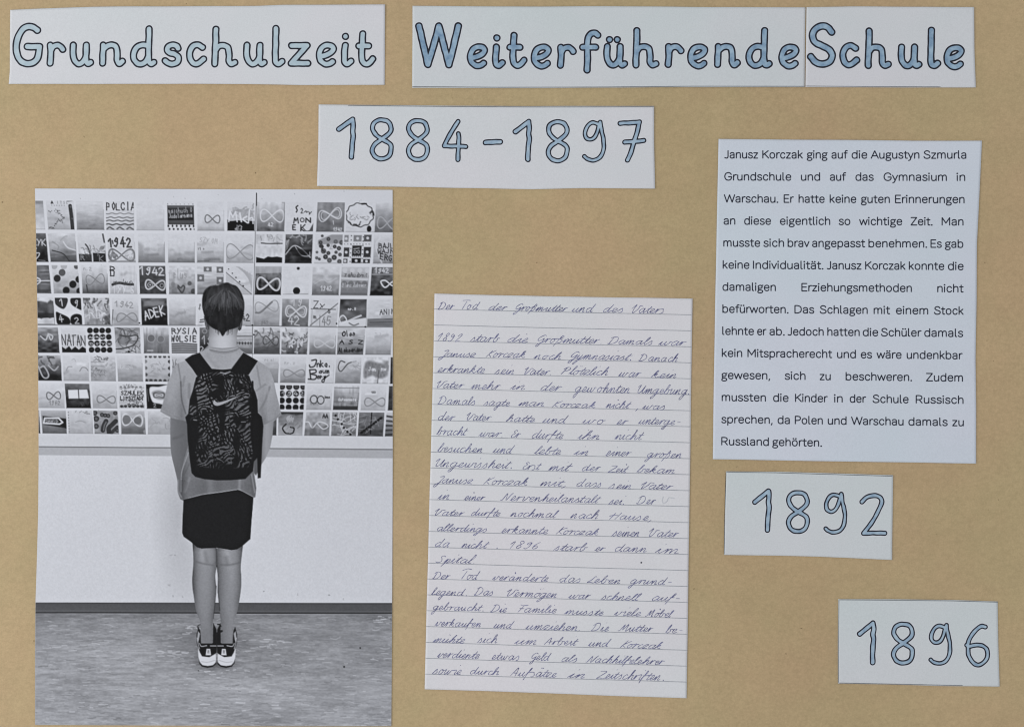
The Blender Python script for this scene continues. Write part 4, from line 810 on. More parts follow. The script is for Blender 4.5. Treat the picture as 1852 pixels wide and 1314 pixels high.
# ------------------------------------------------------------ sheets of paper
def edge_fn(pts, axis):
    """polyline as a function; axis 0: y of x, 1: x of y"""
    p = sorted(pts, key=lambda q: q[axis]); a = [q[axis] for q in p]; b = [q[1 - axis] for q in p]
    return lambda t: np.interp(t, a, b)
class Sheet:
    """a cut piece of paper; its four edges are polylines in poster units"""
    def __init__(s, name, label, cat, mat, top, right, bottom, left, seed, base=.00022, wav=.00045, curl=.0002, thick=.00012, wob=.25):
        r = np.random.default_rng(seed); s.r = r
        s.base, s.wav, s.curl, s.thick = base, wav, curl, thick
        s.ph = r.uniform(0, 6.28, 8); s.cc = r.uniform(.2, 1.0, 4)
        s.tl, s.tr, s.br, s.bl = np.array(top[0], float), np.array(top[-1], float), np.array(bottom[-1], float), np.array(bottom[0], float)
        s.T_, s.R_, s.B_, s.L_ = [np.array(q, float) for q in (top, right, bottom, left)]
        s.wob = wob
        s.cx = (s.tl[0] + s.tr[0]) / 2; s.cy = (s.tl[1] + s.bl[1]) / 2
        s.w = s.tr[0] - s.tl[0]; s.h = s.bl[1] - s.tl[1]
        nx = max(16, int(s.w / 4)); ny = max(16, int(s.h / 4))
        U, V = np.meshgrid(np.linspace(0, 1, nx + 1), np.linspace(0, 1, ny + 1))
        X, Y = s.at(U, V)
        h = s.lift(X, Y)
        s.root = bpy.data.objects.new(name, None); col.objects.link(s.root); s.root.empty_display_size = .02
        s.root.location = tuple(world(s.cx, s.cy, .001)); tag(s.root, label, cat)
        s.inv = s.root.location.copy()
        a = world(X, Y, h).reshape(-1, 3)
        e = [k for k in range(nx + 1)] + [nx + (nx + 1) * k for k in range(1, ny + 1)] + [(nx + 1) * ny + k for k in range(nx - 1, -1, -1)] + [(nx + 1) * k for k in range(ny - 1, 0, -1)]
        b = world(X, Y, h - s.thick).reshape(-1, 3)
        nv = len(a); q = quad_grid(nx, ny)
        ring = np.array([(e[k], nv + e[k], nv + e[(k + 1) % len(e)], e[(k + 1) % len(e)]) for k in range(len(e))])[:, ::-1]
        allq = np.vstack([q, q[:, ::-1] + nv, ring])
        s.body = s.add('paper', np.vstack([a, b]), allq, mat, fast=True)
    def at(s, U, V):
        def pl(P, t):
            d = np.r_[0, np.cumsum(np.hypot(*np.diff(P, axis=0).T))]; d /= d[-1]
            return np.interp(t, d, P[:, 0]), np.interp(t, d, P[:, 1])
        tx, ty = pl(s.T_, U); bx, by = pl(s.B_, U); lx, ly = pl(s.L_, V); rx, ry = pl(s.R_, V)
        if s.wob:      # scissors never run quite straight
            w1 = s.wob * (np.sin(U * s.w / 23 + s.ph[4]) * .6 + np.sin(U * s.w / 61 + s.ph[5])) * np.sin(U * math.pi)
            w2 = s.wob * (np.sin(V * s.h / 27 + s.ph[6]) * .6 + np.sin(V * s.h / 71 + s.ph[7])) * np.sin(V * math.pi)
            ty = ty + w1; by = by + w1 * .8; lx = lx + w2; rx = rx - w2
        X = (1 - V) * tx + V * bx + (1 - U) * lx + U * rx - ((1 - U) * (1 - V) * s.tl[0] + U * (1 - V) * s.tr[0] + (1 - U) * V * s.bl[0] + U * V * s.br[0])
        Y = (1 - V) * ty + V * by + (1 - U) * ly + U * ry - ((1 - U) * (1 - V) * s.tl[1] + U * (1 - V) * s.tr[1] + (1 - U) * V * s.bl[1] + U * V * s.br[1])
        return X, Y
    def lift(s, x, y):
        p = s.ph
        u = (x - s.cx) / (s.w / 2); v = (y - s.cy) / (s.h / 2)
        w = (np.sin(x / 62.0 + p[0]) * np.cos(y / 55.0 + p[1]) * .5 + np.sin(x / 118.0 - y / 90.0 + p[2]) * .5 + 1) / 2
        c = s.cc[0] * np.clip(u, 0, 1.1) ** 6 + s.cc[1] * np.clip(-u, 0, 1.1) ** 6 + s.cc[2] * np.clip(v, 0, 1.1) ** 6 + s.cc[3] * np.clip(-v, 0, 1.1) ** 6
        return board_lift(x, y) + s.base + s.thick + s.wav * w + s.curl * c * .6
    def add(s, name, V, F, mat, parent=None, fast=False, colors=None):
        V = np.asarray(V) - np.array(s.inv)
        par = parent or s.root
        o = fast_mesh(name, V, F, mat, par, colors) if fast else mesh_obj(name, V, F, mat, par)
        return o
    def flat(s, name, X, Y, F, mat, level=1.0, parent=None, zr=None):
        """a thin layer of ink lying on the paper"""
        X = np.asarray(X, float); Y = np.asarray(Y, float)
        h = s.lift(X, Y) + 4e-5 * level
        if zr is not None: h = h + zr
        return s.add(name, world(X, Y, h), F, mat, parent)

def marching(gx, gy, f):
    """polygons of the region f<0 on a grid, cells cut along the zero line"""
    ny, nx = f.shape
    V = []; F = []; cache = {}
    def vid(key, x, y):
        if key not in cache: cache[key] = len(V); V.append((x, y))
        return cache[key]
    cell_min = np.minimum(np.minimum(f[:-1, :-1], f[1:, :-1]), np.minimum(f[:-1, 1:], f[1:, 1:]))
    for j, i in zip(*np.nonzero(cell_min < 0)):
        c = [(j, i), (j + 1, i), (j + 1, i + 1), (j, i + 1)]
        poly = []
        for k in range(4):
            a, b = c[k], c[(k + 1) % 4]; fa, fb = f[a], f[b]
            if fa < 0: poly.append(vid(a, gx[a], gy[a]))
            if (fa < 0) != (fb < 0):
                t = fa / (fa - fb); key = (min(a, b), max(a, b))
                poly.append(vid(key, gx[a] + (gx[b] - gx[a]) * t, gy[a] + (gy[b] - gy[a]) * t))
        if len(poly) >= 3: F.append(poly)
    return np.array(V) if V else np.zeros((0, 2)), F

def outlined(sheet, strokes, r, ol, fill_mat, name='letter', rngl=None, rough=.22, halo=1.4):
    """strokes: list of polylines already curved; a coloured body with a black outline"""
    allp = np.vstack(strokes)
    m = r + 3
    step = .8
    xs = np.arange(allp[:, 0].min() - m, allp[:, 0].max() + m, step); ys = np.arange(allp[:, 1].min() - m, allp[:, 1].max() + m, step)
    GX, GY = np.meshgrid(xs, ys)
    d = np.full(GX.shape, 1e9)
    for p in strokes:
        d = np.minimum(d, seg_dist(GX, GY, p) if len(p) > 1 else np.hypot(GX - p[0][0], GY - p[0][1]))
    q = rngl.uniform(0, 6.28, 4)
    d = d + rough * (np.sin(GX / 5.1 + q[0]) * np.cos(GY / 4.3 + q[1]) + .6 * np.sin(GX / 2.4 + q[2] + GY / 3.1))
    V, F = marching(GX, GY, d - (r - ol))
    body = sheet.flat(name, V[:, 0], V[:, 1], F, fill_mat, 3)
    V2, F2 = marching(GX, GY, d - r)
    sheet.flat('outline', V2[:, 0], V2[:, 1], F2, M_BLACK, 2, parent=body)
    if halo:
        V3, F3 = marching(GX, GY, d - (r + halo))
        sheet.flat('halo', V3[:, 0], V3[:, 1], F3, M_HALO, 1, parent=body)
    return body

def ribbon(pts, hw, z0=0.0, var=0.0, seed=0, full=False):
    """thin ink line: vertices, quads, small rise along its length so crossings never share a plane"""
    p = np.array(pts, float)
    keep = np.r_[True, np.hypot(*np.diff(p, axis=0).T) > 1e-3]; p = p[keep]
    L0 = np.hypot(*np.diff(p, axis=0).T).sum() if len(p) > 1 else 0
    if L0 < hw * (.9 if full else 2.6): c = p.mean(0); p = np.vstack([c - [hw * .5, 0], c + [hw * .5, 0]]); hw = hw * (1.3 if full else 2.0); full = True
    elif (np.hypot(*np.diff(p, axis=0).T) > 3).any():
        q = [p[0]]
        for a, b in zip(p[:-1], p[1:]):
            m = max(1, int(np.hypot(*(b - a)) / 2.5)); q += [a + (b - a) * t for t in np.linspace(0, 1, m + 1)[1:]]
        p = np.array(q)
    d = np.gradient(p, axis=0); L = np.hypot(d[:, 0], d[:, 1]); L[L == 0] = 1; d /= L[:, None]
    n = np.stack([-d[:, 1], d[:, 0]], 1)
    w = np.full(len(p), hw)
    if var: w = hw * (1 + var * np.sin(np.arange(len(p)) * .55 + seed))
    if not full: w[0] *= .7; w[-1] *= .6
    e0 = p[0] - d[0] * hw * .8; e1 = p[-1] + d[-1] * hw * .8
    A_ = p + n * w[:, None]; B_ = p - n * w[:, None]
    V = np.vstack([[e0 + n[0] * w[0] * .4, e0 - n[0] * w[0] * .4], np.stack([A_, B_], 1).reshape(-1, 2), [e1 + n[-1] * w[-1] * .4, e1 - n[-1] * w[-1] * .4]])
    k = np.arange(len(V) // 2 - 1) * 2
    F = np.stack([k, k + 1, k + 3, k + 2], 1)
    z = z0 + np.repeat(np.arange(len(V) // 2), 2) * 2.5e-8
    return V, F, z
def ribbons(sheet, name, lines, hw, mat, level=1, var=0.0, parent=None, full=False):
    VV, FF, ZZ = [], [], []; n = 0
    for k, p in enumerate(lines):
        V, F, z = ribbon(p, hw, k * 4e-8, var, k, full)
        VV.append(V); FF.append(F + n); ZZ.append(z); n += len(V)
    V = np.vstack(VV)
    return sheet.flat(name, V[:, 0], V[:, 1], np.vstack(FF), mat, level, parent, np.concatenate(ZZ))
# ------------------------------------------------------------ heading letters, measured strokes (baseline y = 0, x from the left edge of the outer outline)
K1 = 5.144
def gl(left, base, pts_list, k=K1):
    out = []
    for sm_, pts in pts_list:
        p = np.array([((x - left) / k, (y - base) / k) for x, y in pts])
        out.append(smooth(p, 6) if sm_ and len(p) > 2 else p)
    return out
GL = {
 'G': gl(128, 628, [(1, [(357, 288), (322, 264), (275, 253), (225, 275), (186, 335), (163, 410), (163, 480), (180, 540), (215, 582), (265, 598), (315, 588), (352, 556), (370, 505), (376, 442)]), (0, [(376, 440), (265, 440)])]),
 'r': gl(440, 625, [(1, [(478, 428), (482, 500), (475, 595)]), (1, [(482, 480), (505, 442), (545, 430), (575, 445), (593, 468)])]),
 'u': gl(655, 628, [(1, [(692, 428), (688, 500), (700, 562), (735, 600), (772, 590), (803, 545), (812, 480), (812, 428)]), (1, [(812, 428), (808, 520), (812, 578), (828, 600), (852, 588)])]),
 'n': gl(932, 625, [(1, [(970, 428), (966, 510), (962, 595)]), (1, [(974, 462), (1010, 434), (1055, 427), (1090, 450), (1098, 520), (1098, 570), (1118, 600), (1146, 577)])]),
 'd': gl(1220, 628, [(1, [(1395, 278), (1391, 400), (1388, 520), (1395, 582), (1412, 600), (1438, 586)]), (1, [(1385, 434), (1330, 426), (1280, 448), (1250, 505), (1256, 560), (1290, 598), (1330, 600), (1366, 575), (1388, 530)])]),
 's': gl(1515, 628, [(1, [(1663, 458), (1648, 435), (1612, 426), (1575, 438), (1562, 470), (1585, 498), (1630, 510), (1665, 540), (1655, 585), (1612, 602), (1570, 592), (1543, 572)])]),
 'c': gl(-62, 628, [(1, [(88, 448), (45, 424), (0, 438), (-30, 495), (-22, 560), (10, 598), (50, 594), (98, 556)])]),
 'h': gl(175, 628, [(1, [(213, 280), (211, 400), (206, 500), (203, 600)]), (1, [(212, 470), (240, 436), (285, 430), (325, 452), (335, 520), (335, 570), (355, 600), (390, 588)])]),
 'l': gl(735, 630, [(1, [(770, 272), (768, 400), (765, 520), (768, 582), (795, 602), (828, 578)])]),
 'z': gl(880, 630, [(0, [(915, 433), (1060, 432), (912, 597), (1067, 597)])]),
 'e': gl(1143, 630, [(1, [(1180, 532), (1235, 520), (1285, 492), (1304, 458), (1280, 432), (1235, 430), (1195, 455), (1174, 510), (1185, 568), (1230, 602), (1270, 598), (1296, 580)])]),
 'i': gl(1372, 630, [(0, [(1417, 346), (1418, 347)]), (1, [(1414, 430), (1407, 520), (1410, 582), (1434, 602), (1468, 576)])]),
 't': gl(1510, 630, [(1, [(1577, 322), (1572, 420), (1567, 520), (1578, 580), (1612, 602), (1645, 583), (1670, 552)]), (0, [(1540, 433), (1632, 432)])]),
 'W': gl(57, 635, [(0, [(93, 248), (135, 430), (175, 603), (228, 430), (278, 248), (325, 430), (371, 605), (415, 430), (458, 246)])]),
 'f': gl(1578, 688, [(1, [(1752, 332), (1725, 312), (1688, 320), (1662, 360), (1655, 440), (1657, 550), (1652, 655)]), (0, [(1612, 443), (1732, 443)])]),
 'S': gl(90, 553, [(1, [(285, 264), (255, 228), (208, 215), (155, 240), (130, 290), (150, 345), (210, 378), (265, 408), (290, 455), (268, 505), (210, 525), (155, 508), (117, 465)])], 4.495),
}
GL['ü'] = GL['u'] + [np.array([(11.2, -51.4), (11.4, -51.4)]), np.array([(24.9, -51.4), (25.1, -51.4)])]
LR = np.random.default_rng(12)
def letters(sheet, items, mat, r=6.8, ol=2.95):
    for ch, x, y in items:
        strokes = [np.array(p) + [x, y] for p in GL[ch]]
        outlined(sheet, strokes, r if ch not in 'GWS' else r + .35, ol, mat, 'letter', LR)
def z(n, x, y): # left edge and baseline in the enlargement -> poster units
    ox, oy, k = {1: (0, 0, K1), 2: (350, 0, K1), 3: (740, 0, K1), 4: (1090, 0, 5.005), 5: (1440, 0, 4.495)}[n]
    return ox + x / k, oy + y / k

sG = Sheet('heading_card', 'wide white card lettered Grundschulzeit in pale blue, top left of the poster', 'heading card', M_CARD,
           [(20.2, 19.5), (60, 17.8), (170, 14.2), (250, 13.4), (370, 12.5), (470, 12), (510, 10.4), (697, 9.6)], [(697, 9.6), (696.6, 80), (696, 154.5)],
           [(17.5, 153), (170, 153.3), (330, 152.4), (450, 153.2), (545, 155.2), (696, 154.5)], [(20.2, 19.5), (19.6, 90), (19.6, 130), (17.5, 153)], 1, curl=.00015)
letters(sG, [(c, *z(n, x, y)) for c, n, x, y in [('G', 1, 128, 630), ('r', 1, 440, 625), ('u', 1, 655, 628), ('n', 1, 932, 625), ('d', 1, 1220, 628), ('s', 1, 1515, 628), ('c', 2, -62, 628),
    ('h', 2, 175, 628), ('u', 2, 465, 628), ('l', 2, 735, 630), ('z', 2, 880, 628), ('e', 2, 1143, 630), ('i', 2, 1372, 630), ('t', 2, 1510, 632)]], M_PALE)
sW = Sheet('heading_card', 'long white card lettered Weiterführende in darker blue, right of the Grundschulzeit card', 'heading card', M_CARD_COOL,
           [(746.3, 12), (900, 12.8), (1100, 12.2), (1250, 13.4), (1456.3, 14.3)], [(1456.3, 14.3), (1455.4, 90), (1454.6, 158.2)],
           [(745.6, 159.8), (900, 160), (1100, 159.4), (1250, 158.4), (1454.6, 158.2)], [(746.3, 12), (746, 90), (745.6, 159.8)], 2, curl=.00015)
letters(sW, [(c, *z(n, x, y)) for c, n, x, y in [('W', 3, 57, 637), ('e', 3, 540, 643), ('i', 3, 770, 642), ('t', 3, 908, 642), ('e', 3, 1133, 645), ('r', 3, 1372, 641), ('f', 3, 1580, 688),
    ('ü', 4, 5, 620), ('h', 4, 272, 620), ('r', 4, 557, 617), ('e', 4, 765, 627), ('n', 4, 1008, 619), ('d', 4, 1293, 622), ('e', 4, 1590, 628)]], M_BLUE)
ribbons(sW, 'border_line', [np.array([(746.2, 157.8), (900, 158.6), (1100, 158.2), (1250, 156.9), (1454.6, 156.9)])], .55, M_BORDER)
sS = Sheet('heading_card', 'short white card lettered Schule in darker blue, butted against the Weiterführende card', 'heading card', M_CARD,
           [(1458.2, 13.8), (1540, 12.8), (1640, 13.2), (1760.6, 14)], [(1760.6, 14), (1761.2, 90), (1763.6, 159.2)],
           [(1456.2, 158.2), (1560, 158.8), (1763.6, 159.2)], [(1458.2, 13.8), (1457, 90), (1456.2, 158.2)], 3, curl=.00015)
letters(sS, [(c, *z(5, x, y)) for c, x, y in [('S', 90, 553), ('c', 350, 554), ('h', 558, 560), ('u', 822, 562), ('l', 1065, 563), ('e', 1195, 570)]], M_BLUE)
ribbons(sS, 'border_line', [np.array([(1456.6, 156.4), (1560, 157.1), (1700, 158.0)])], .5, M_BORDER)

# ------------------------------------------------------------ year cards
def dig(ox, oy, k, lst):
    out = []
    for sm_, pts in lst:
        p = np.array([(ox + x / k, oy + y / k) for x, y in pts]); out.append(smooth(p, 6) if sm_ and len(p) > 2 else p)
    return out
K6 = 5.7875
ONE = [(0, [(310, 316), (452, 213)]), (1, [(452, 213), (459, 260), (453, 330), (460, 385), (450, 460), (446, 530), (440, 608)])]
def shift8(x, y):
    pts = [(757, 418), (700, 378), (662, 318), (672, 258), (715, 226), (765, 219), (822, 236), (852, 290), (840, 350), (757, 420), (688, 468), (658, 530), (680, 592), (730, 622), (785, 622), (835, 590), (854, 530), (842, 470), (757, 418)]
    p = np.array([((a - 630) / K6 + x, (b - 200) / K6 + y) for a, b in pts]); return [smooth(p, 6)]
K7 = 5.612
def shift9(x, y):
    s1 = [(1195, 258), (1165, 245), (1125, 240), (1085, 268), (1056, 330), (1062, 385), (1100, 410), (1145, 392), (1178, 335), (1205, 240)]
    s2 = [(1208, 232), (1222, 320), (1244, 430), (1236, 535), (1198, 598), (1135, 620), (1078, 605), (1050, 582)]
    return [smooth(np.array([((a - 1030) / K7 + x, (b - 208) / K7 + y) for a, b in s]), 6) for s in (s1, s2)]
def put(sheet, name, strokes, r, mat=None, ol=2.4):
    outlined(sheet, strokes, r, ol, mat or M_GREYBLUE, name, LR, .3)

sY = Sheet('year_card', 'large white card with the years 1884-1897, under the two headings', 'year card', M_CARD,
           [(577, 190), (640, 190.6), (760, 191.6), (950, 192.4), (1182.6, 192.6)], [(1182.6, 192.6), (1183, 260), (1184.3, 341.8)],
           [(574, 337), (700, 338.2), (880, 341), (960, 342.6), (1060, 341), (1184.3, 341.8)], [(577, 190), (576, 260), (574, 337)], 4, curl=.00015)
ribbons(sY, 'border_line', [np.array([(630, 191.6), (700, 192.5), (820, 193.4), (950, 194.2), (1060, 194.2), (1182, 194.0)])], .55, M_BORDER)
put(sY, 'digit', dig(560, 180, K6, ONE), 5.2); put(sY, 'digit', shift8(668.9, 214.6), 4.9); put(sY, 'digit', shift8(560 + 1008 / K6, 180 + 207 / K6), 4.9)
put(sY, 'digit', dig(560, 180, K6, [(1, [(1556, 233), (1505, 310), (1445, 415), (1410, 488)]), (0, [(1410, 488), (1520, 492), (1635, 495)]), (1, [(1558, 362), (1563, 420), (1557, 520), (1552, 632)])]), 4.7)
put(sY, 'dash', dig(870, 180, K7, [(1, [(45, 440), (120, 434), (195, 433)])]), 5.4)
put(sY, 'digit', dig(870, 180, K7, [(0, [(348, 330), (483, 227)]), (1, [(483, 227), (489, 290), (483, 350), (490, 410), (478, 500), (475, 612)])]), 5.2)
put(sY, 'digit', shift8(986.7, 217.8), 4.9); put(sY, 'digit', shift9(1053.5, 217.1), 4.4)
put(sY, 'digit', dig(870, 180, K7, [(0, [(1410, 246), (1500, 242), (1606, 234)]), (1, [(1606, 234), (1588, 310), (1553, 430), (1518, 540), (1486, 618)]), (0, [(1457, 436), (1550, 432), (1650, 420)])]), 4.9)
sA = Sheet('year_card', 'white card with the year 1892, below the typed sheet', 'year card', M_CARD_COOL,
           [(1312, 851.3), (1400, 852.3), (1480, 854.2), (1614.2, 858.4)], [(1614.2, 858.4), (1613.4, 930), (1612.6, 1011.4)],
           [(1308.4, 1002), (1380, 1003.2), (1480, 1005.4), (1612.6, 1011.4)], [(1312, 851.3), (1309.6, 930), (1308.4, 1002)], 5, curl=.00015)
ribbons(sA, 'border_line', [np.array([(1312.6, 852.6), (1400, 853.8), (1480, 856.2), (1613, 860.2)]), np.array([(1312.2, 854), (1310, 930), (1308.9, 1001)])], .5, M_BORDER)
KA = 5.447
put(sA, 'digit', dig(1300, 840, KA, [(0, [(350, 362), (484, 257)]), (1, [(484, 257), (490, 320), (484, 370), (491, 430), (479, 520), (475, 638)])]), 5.2)
put(sA, 'digit', shift8(1420.2, 886.4), 4.9); put(sA, 'digit', shift9(1488.7, 888.1), 4.4)
put(sA, 'digit', dig(1300, 840, KA, [(1, [(1404, 362), (1450, 318), (1515, 300), (1575, 312), (1600, 355), (1575, 430), (1515, 545), (1422, 672)]), (0, [(1422, 672), (1520, 668), (1630, 670)])]), 4.7)
sB = Sheet('year_card', 'white card with the year 1896, alone in the bottom right corner', 'year card', M_CARD_COOL,
           [(1515.4, 1082), (1600, 1082.4), (1720, 1083.2), (1803, 1086.2)], [(1803, 1086.2), (1804.2, 1160), (1806.4, 1239.6)],
           [(1515, 1234.4), (1600, 1236), (1700, 1238.4), (1806.4, 1239.6)], [(1515.4, 1082), (1514.6, 1160), (1515, 1234.4)], 6, curl=.00015)
ribbons(sB, 'border_line', [np.array([(1516.6, 1083.2), (1600, 1083.8), (1720, 1085), (1803, 1087.4)]), np.array([(1516.6, 1083.2), (1515.9, 1160), (1515.9, 1233.4)]), np.array([(1516, 1233.4), (1600, 1235), (1740, 1237.8)])], .5, M_BORDER)
KB = 5.261
put(sB, 'digit', dig(1500, 1070, KB, [(0, [(284, 394), (411, 292)]), (1, [(411, 292), (418, 350), (410, 400), (416, 450), (408, 540), (407, 664)])]), 5.2)
put(sB, 'digit', shift8(1610.2, 1123.8), 4.9); put(sB, 'digit', shift9(1678.7, 1124.6), 4.4)
put(sB, 'digit', dig(1500, 1070, KB, [(1, [(1476, 326), (1435, 322), (1380, 362), (1332, 430), (1312, 500), (1318, 590), (1352, 655), (1400, 688), (1450, 670), (1490, 625), (1498, 570), (1478, 525), (1430, 500), (1370, 500), (1318, 512)]), (0, [(1318, 512), (1300, 500)])]), 4.6)

# ------------------------------------------------------------ typed sheet
sT = Sheet('typed_sheet', 'pale bluish sheet with fourteen printed lines about school, upper right', 'text sheet', M_TYPED,
           [(1299, 252), (1400, 252.8), (1550, 253.8), (1650, 255.4), (1774.6, 255.2)], [(1774.6, 255.2), (1771, 330), (1765.6, 440), (1765, 540), (1763.2, 650), (1764.4, 740), (1764.4, 837.6)],
           [(1288.4, 829.4), (1400, 831.4), (1530, 833.8), (1650, 835.6), (1764.4, 837.6)], [(1299, 252), (1297.4, 330), (1295, 440), (1293, 540), (1291, 655), (1289.4, 750), (1288.4, 829.4)], 7, wav=.0005, curl=.00015, wob=.15)
TYPED = [
 [("Janusz", 1309.2, 1370.8), ("Korczak", 1378, 1451.5), ("ging", 1458.3, 1496.4), ("auf", 1502.9, 1532.8), ("die", 1539.3, 1567.7), ("Augustyn", 1573.7, 1661.8), ("Szmurla", 1668.9, 1746.4)],
 [("Grundschule", 1309.2, 1430.4), ("und", 1447.7, 1482.6), ("auf", 1500, 1529.7), ("das", 1546.2, 1579.4), ("Gymnasium", 1596.9, 1711.2), ("in", 1728.9, 1744.4)],
 [("Warschau.", 1308.4, 1406.4), ("Er", 1416.5, 1435.3), ("hatte", 1443.4, 1490.7), ("keine", 1499.6, 1547.8), ("guten", 1555.9, 1608.3), ("Erinnerungen", 1617.5, 1743.1)],
 [("an", 1308, 1329.4), ("diese", 1345.2, 1393.8), ("eigentlich", 1409.7, 1500.7), ("so", 1515.8, 1537), ("wichtige", 1552.7, 1630.5), ("Zeit.", 1645.4, 1684.8), ("Man", 1701.5, 1741.2)],
 [("musste", 1307.5, 1374.2), ("sich", 1379.8, 1417.4), ("brav", 1423.6, 1463.3), ("angepasst", 1467.7, 1563.8), ("benehmen.", 1569.4, 1674.9), ("Es", 1681.4, 1702), ("gab", 1707.3, 1740.9)],
 [("keine", 1306.3, 1354.8), ("Individualität.", 1361, 1487.8), ("Janusz", 1494, 1557.1), ("Korczak", 1563.4, 1636.4), ("konnte", 1642.2, 1706.4), ("die", 1712.9, 1741.4)],
 [("damaligen", 1305.9, 1402.5), ("Erziehungsmethoden", 1448.4, 1647.8), ("nicht", 1693.6, 1741.7)],
 [("befürworten.", 1305.7, 1424.8), ("Das", 1435.8, 1471.7), ("Schlagen", 1481.3, 1568.1), ("mit", 1578.6, 1608.7), ("einem", 1618.9, 1677.5), ("Stock", 1687.7, 1741.7)],
 [("lehnte", 1305.4, 1362.8), ("er", 1368.4, 1385.6), ("ab.", 1390.6, 1417.8), ("Jedoch", 1423.2, 1488.7), ("hatten", 1495, 1553.6), ("die", 1559, 1587), ("Schüler", 1591.8, 1665.6), ("damals", 1670.2, 1740.9)],
 [("kein", 1304.5, 1341.6), ("Mitspracherecht", 1350.9, 1504.1), ("und", 1512.5, 1546.8), ("es", 1555.5, 1576), ("wäre", 1583.9, 1629.4), ("undenkbar", 1638.5, 1740.2)],
 [("gewesen,", 1303.6, 1391.9), ("sich", 1417.9, 1455.8), ("zu", 1480.9, 1501.3), ("beschweren.", 1528, 1647.9), ("Zudem", 1673.4, 1740.6)],
 [("mussten", 1304.3, 1384.2), ("die", 1397, 1425.1), ("Kinder", 1436.6, 1496), ("in", 1507.4, 1522.9), ("der", 1535.5, 1565.5), ("Schule", 1576.7, 1642.3), ("Russisch", 1655, 1741.7)],
 [("sprechen,", 1303.5, 1396.2), ("da", 1405.1, 1427.3), ("Polen", 1436.1, 1486.9), ("und", 1495.7, 1529.9), ("Warschau", 1537.9, 1633.2), ("damals", 1641.8, 1713.1), ("zu", 1721, 1742.2)],
 [("Russland", 1303.5, 1389.5), ("gehörten.", 1395.4, 1484.9)],
]
BB = ".18,.66 .32,.705 .46,.62 .51,.38 .46,.14 .32,.055 .18,.1 .1,.25"
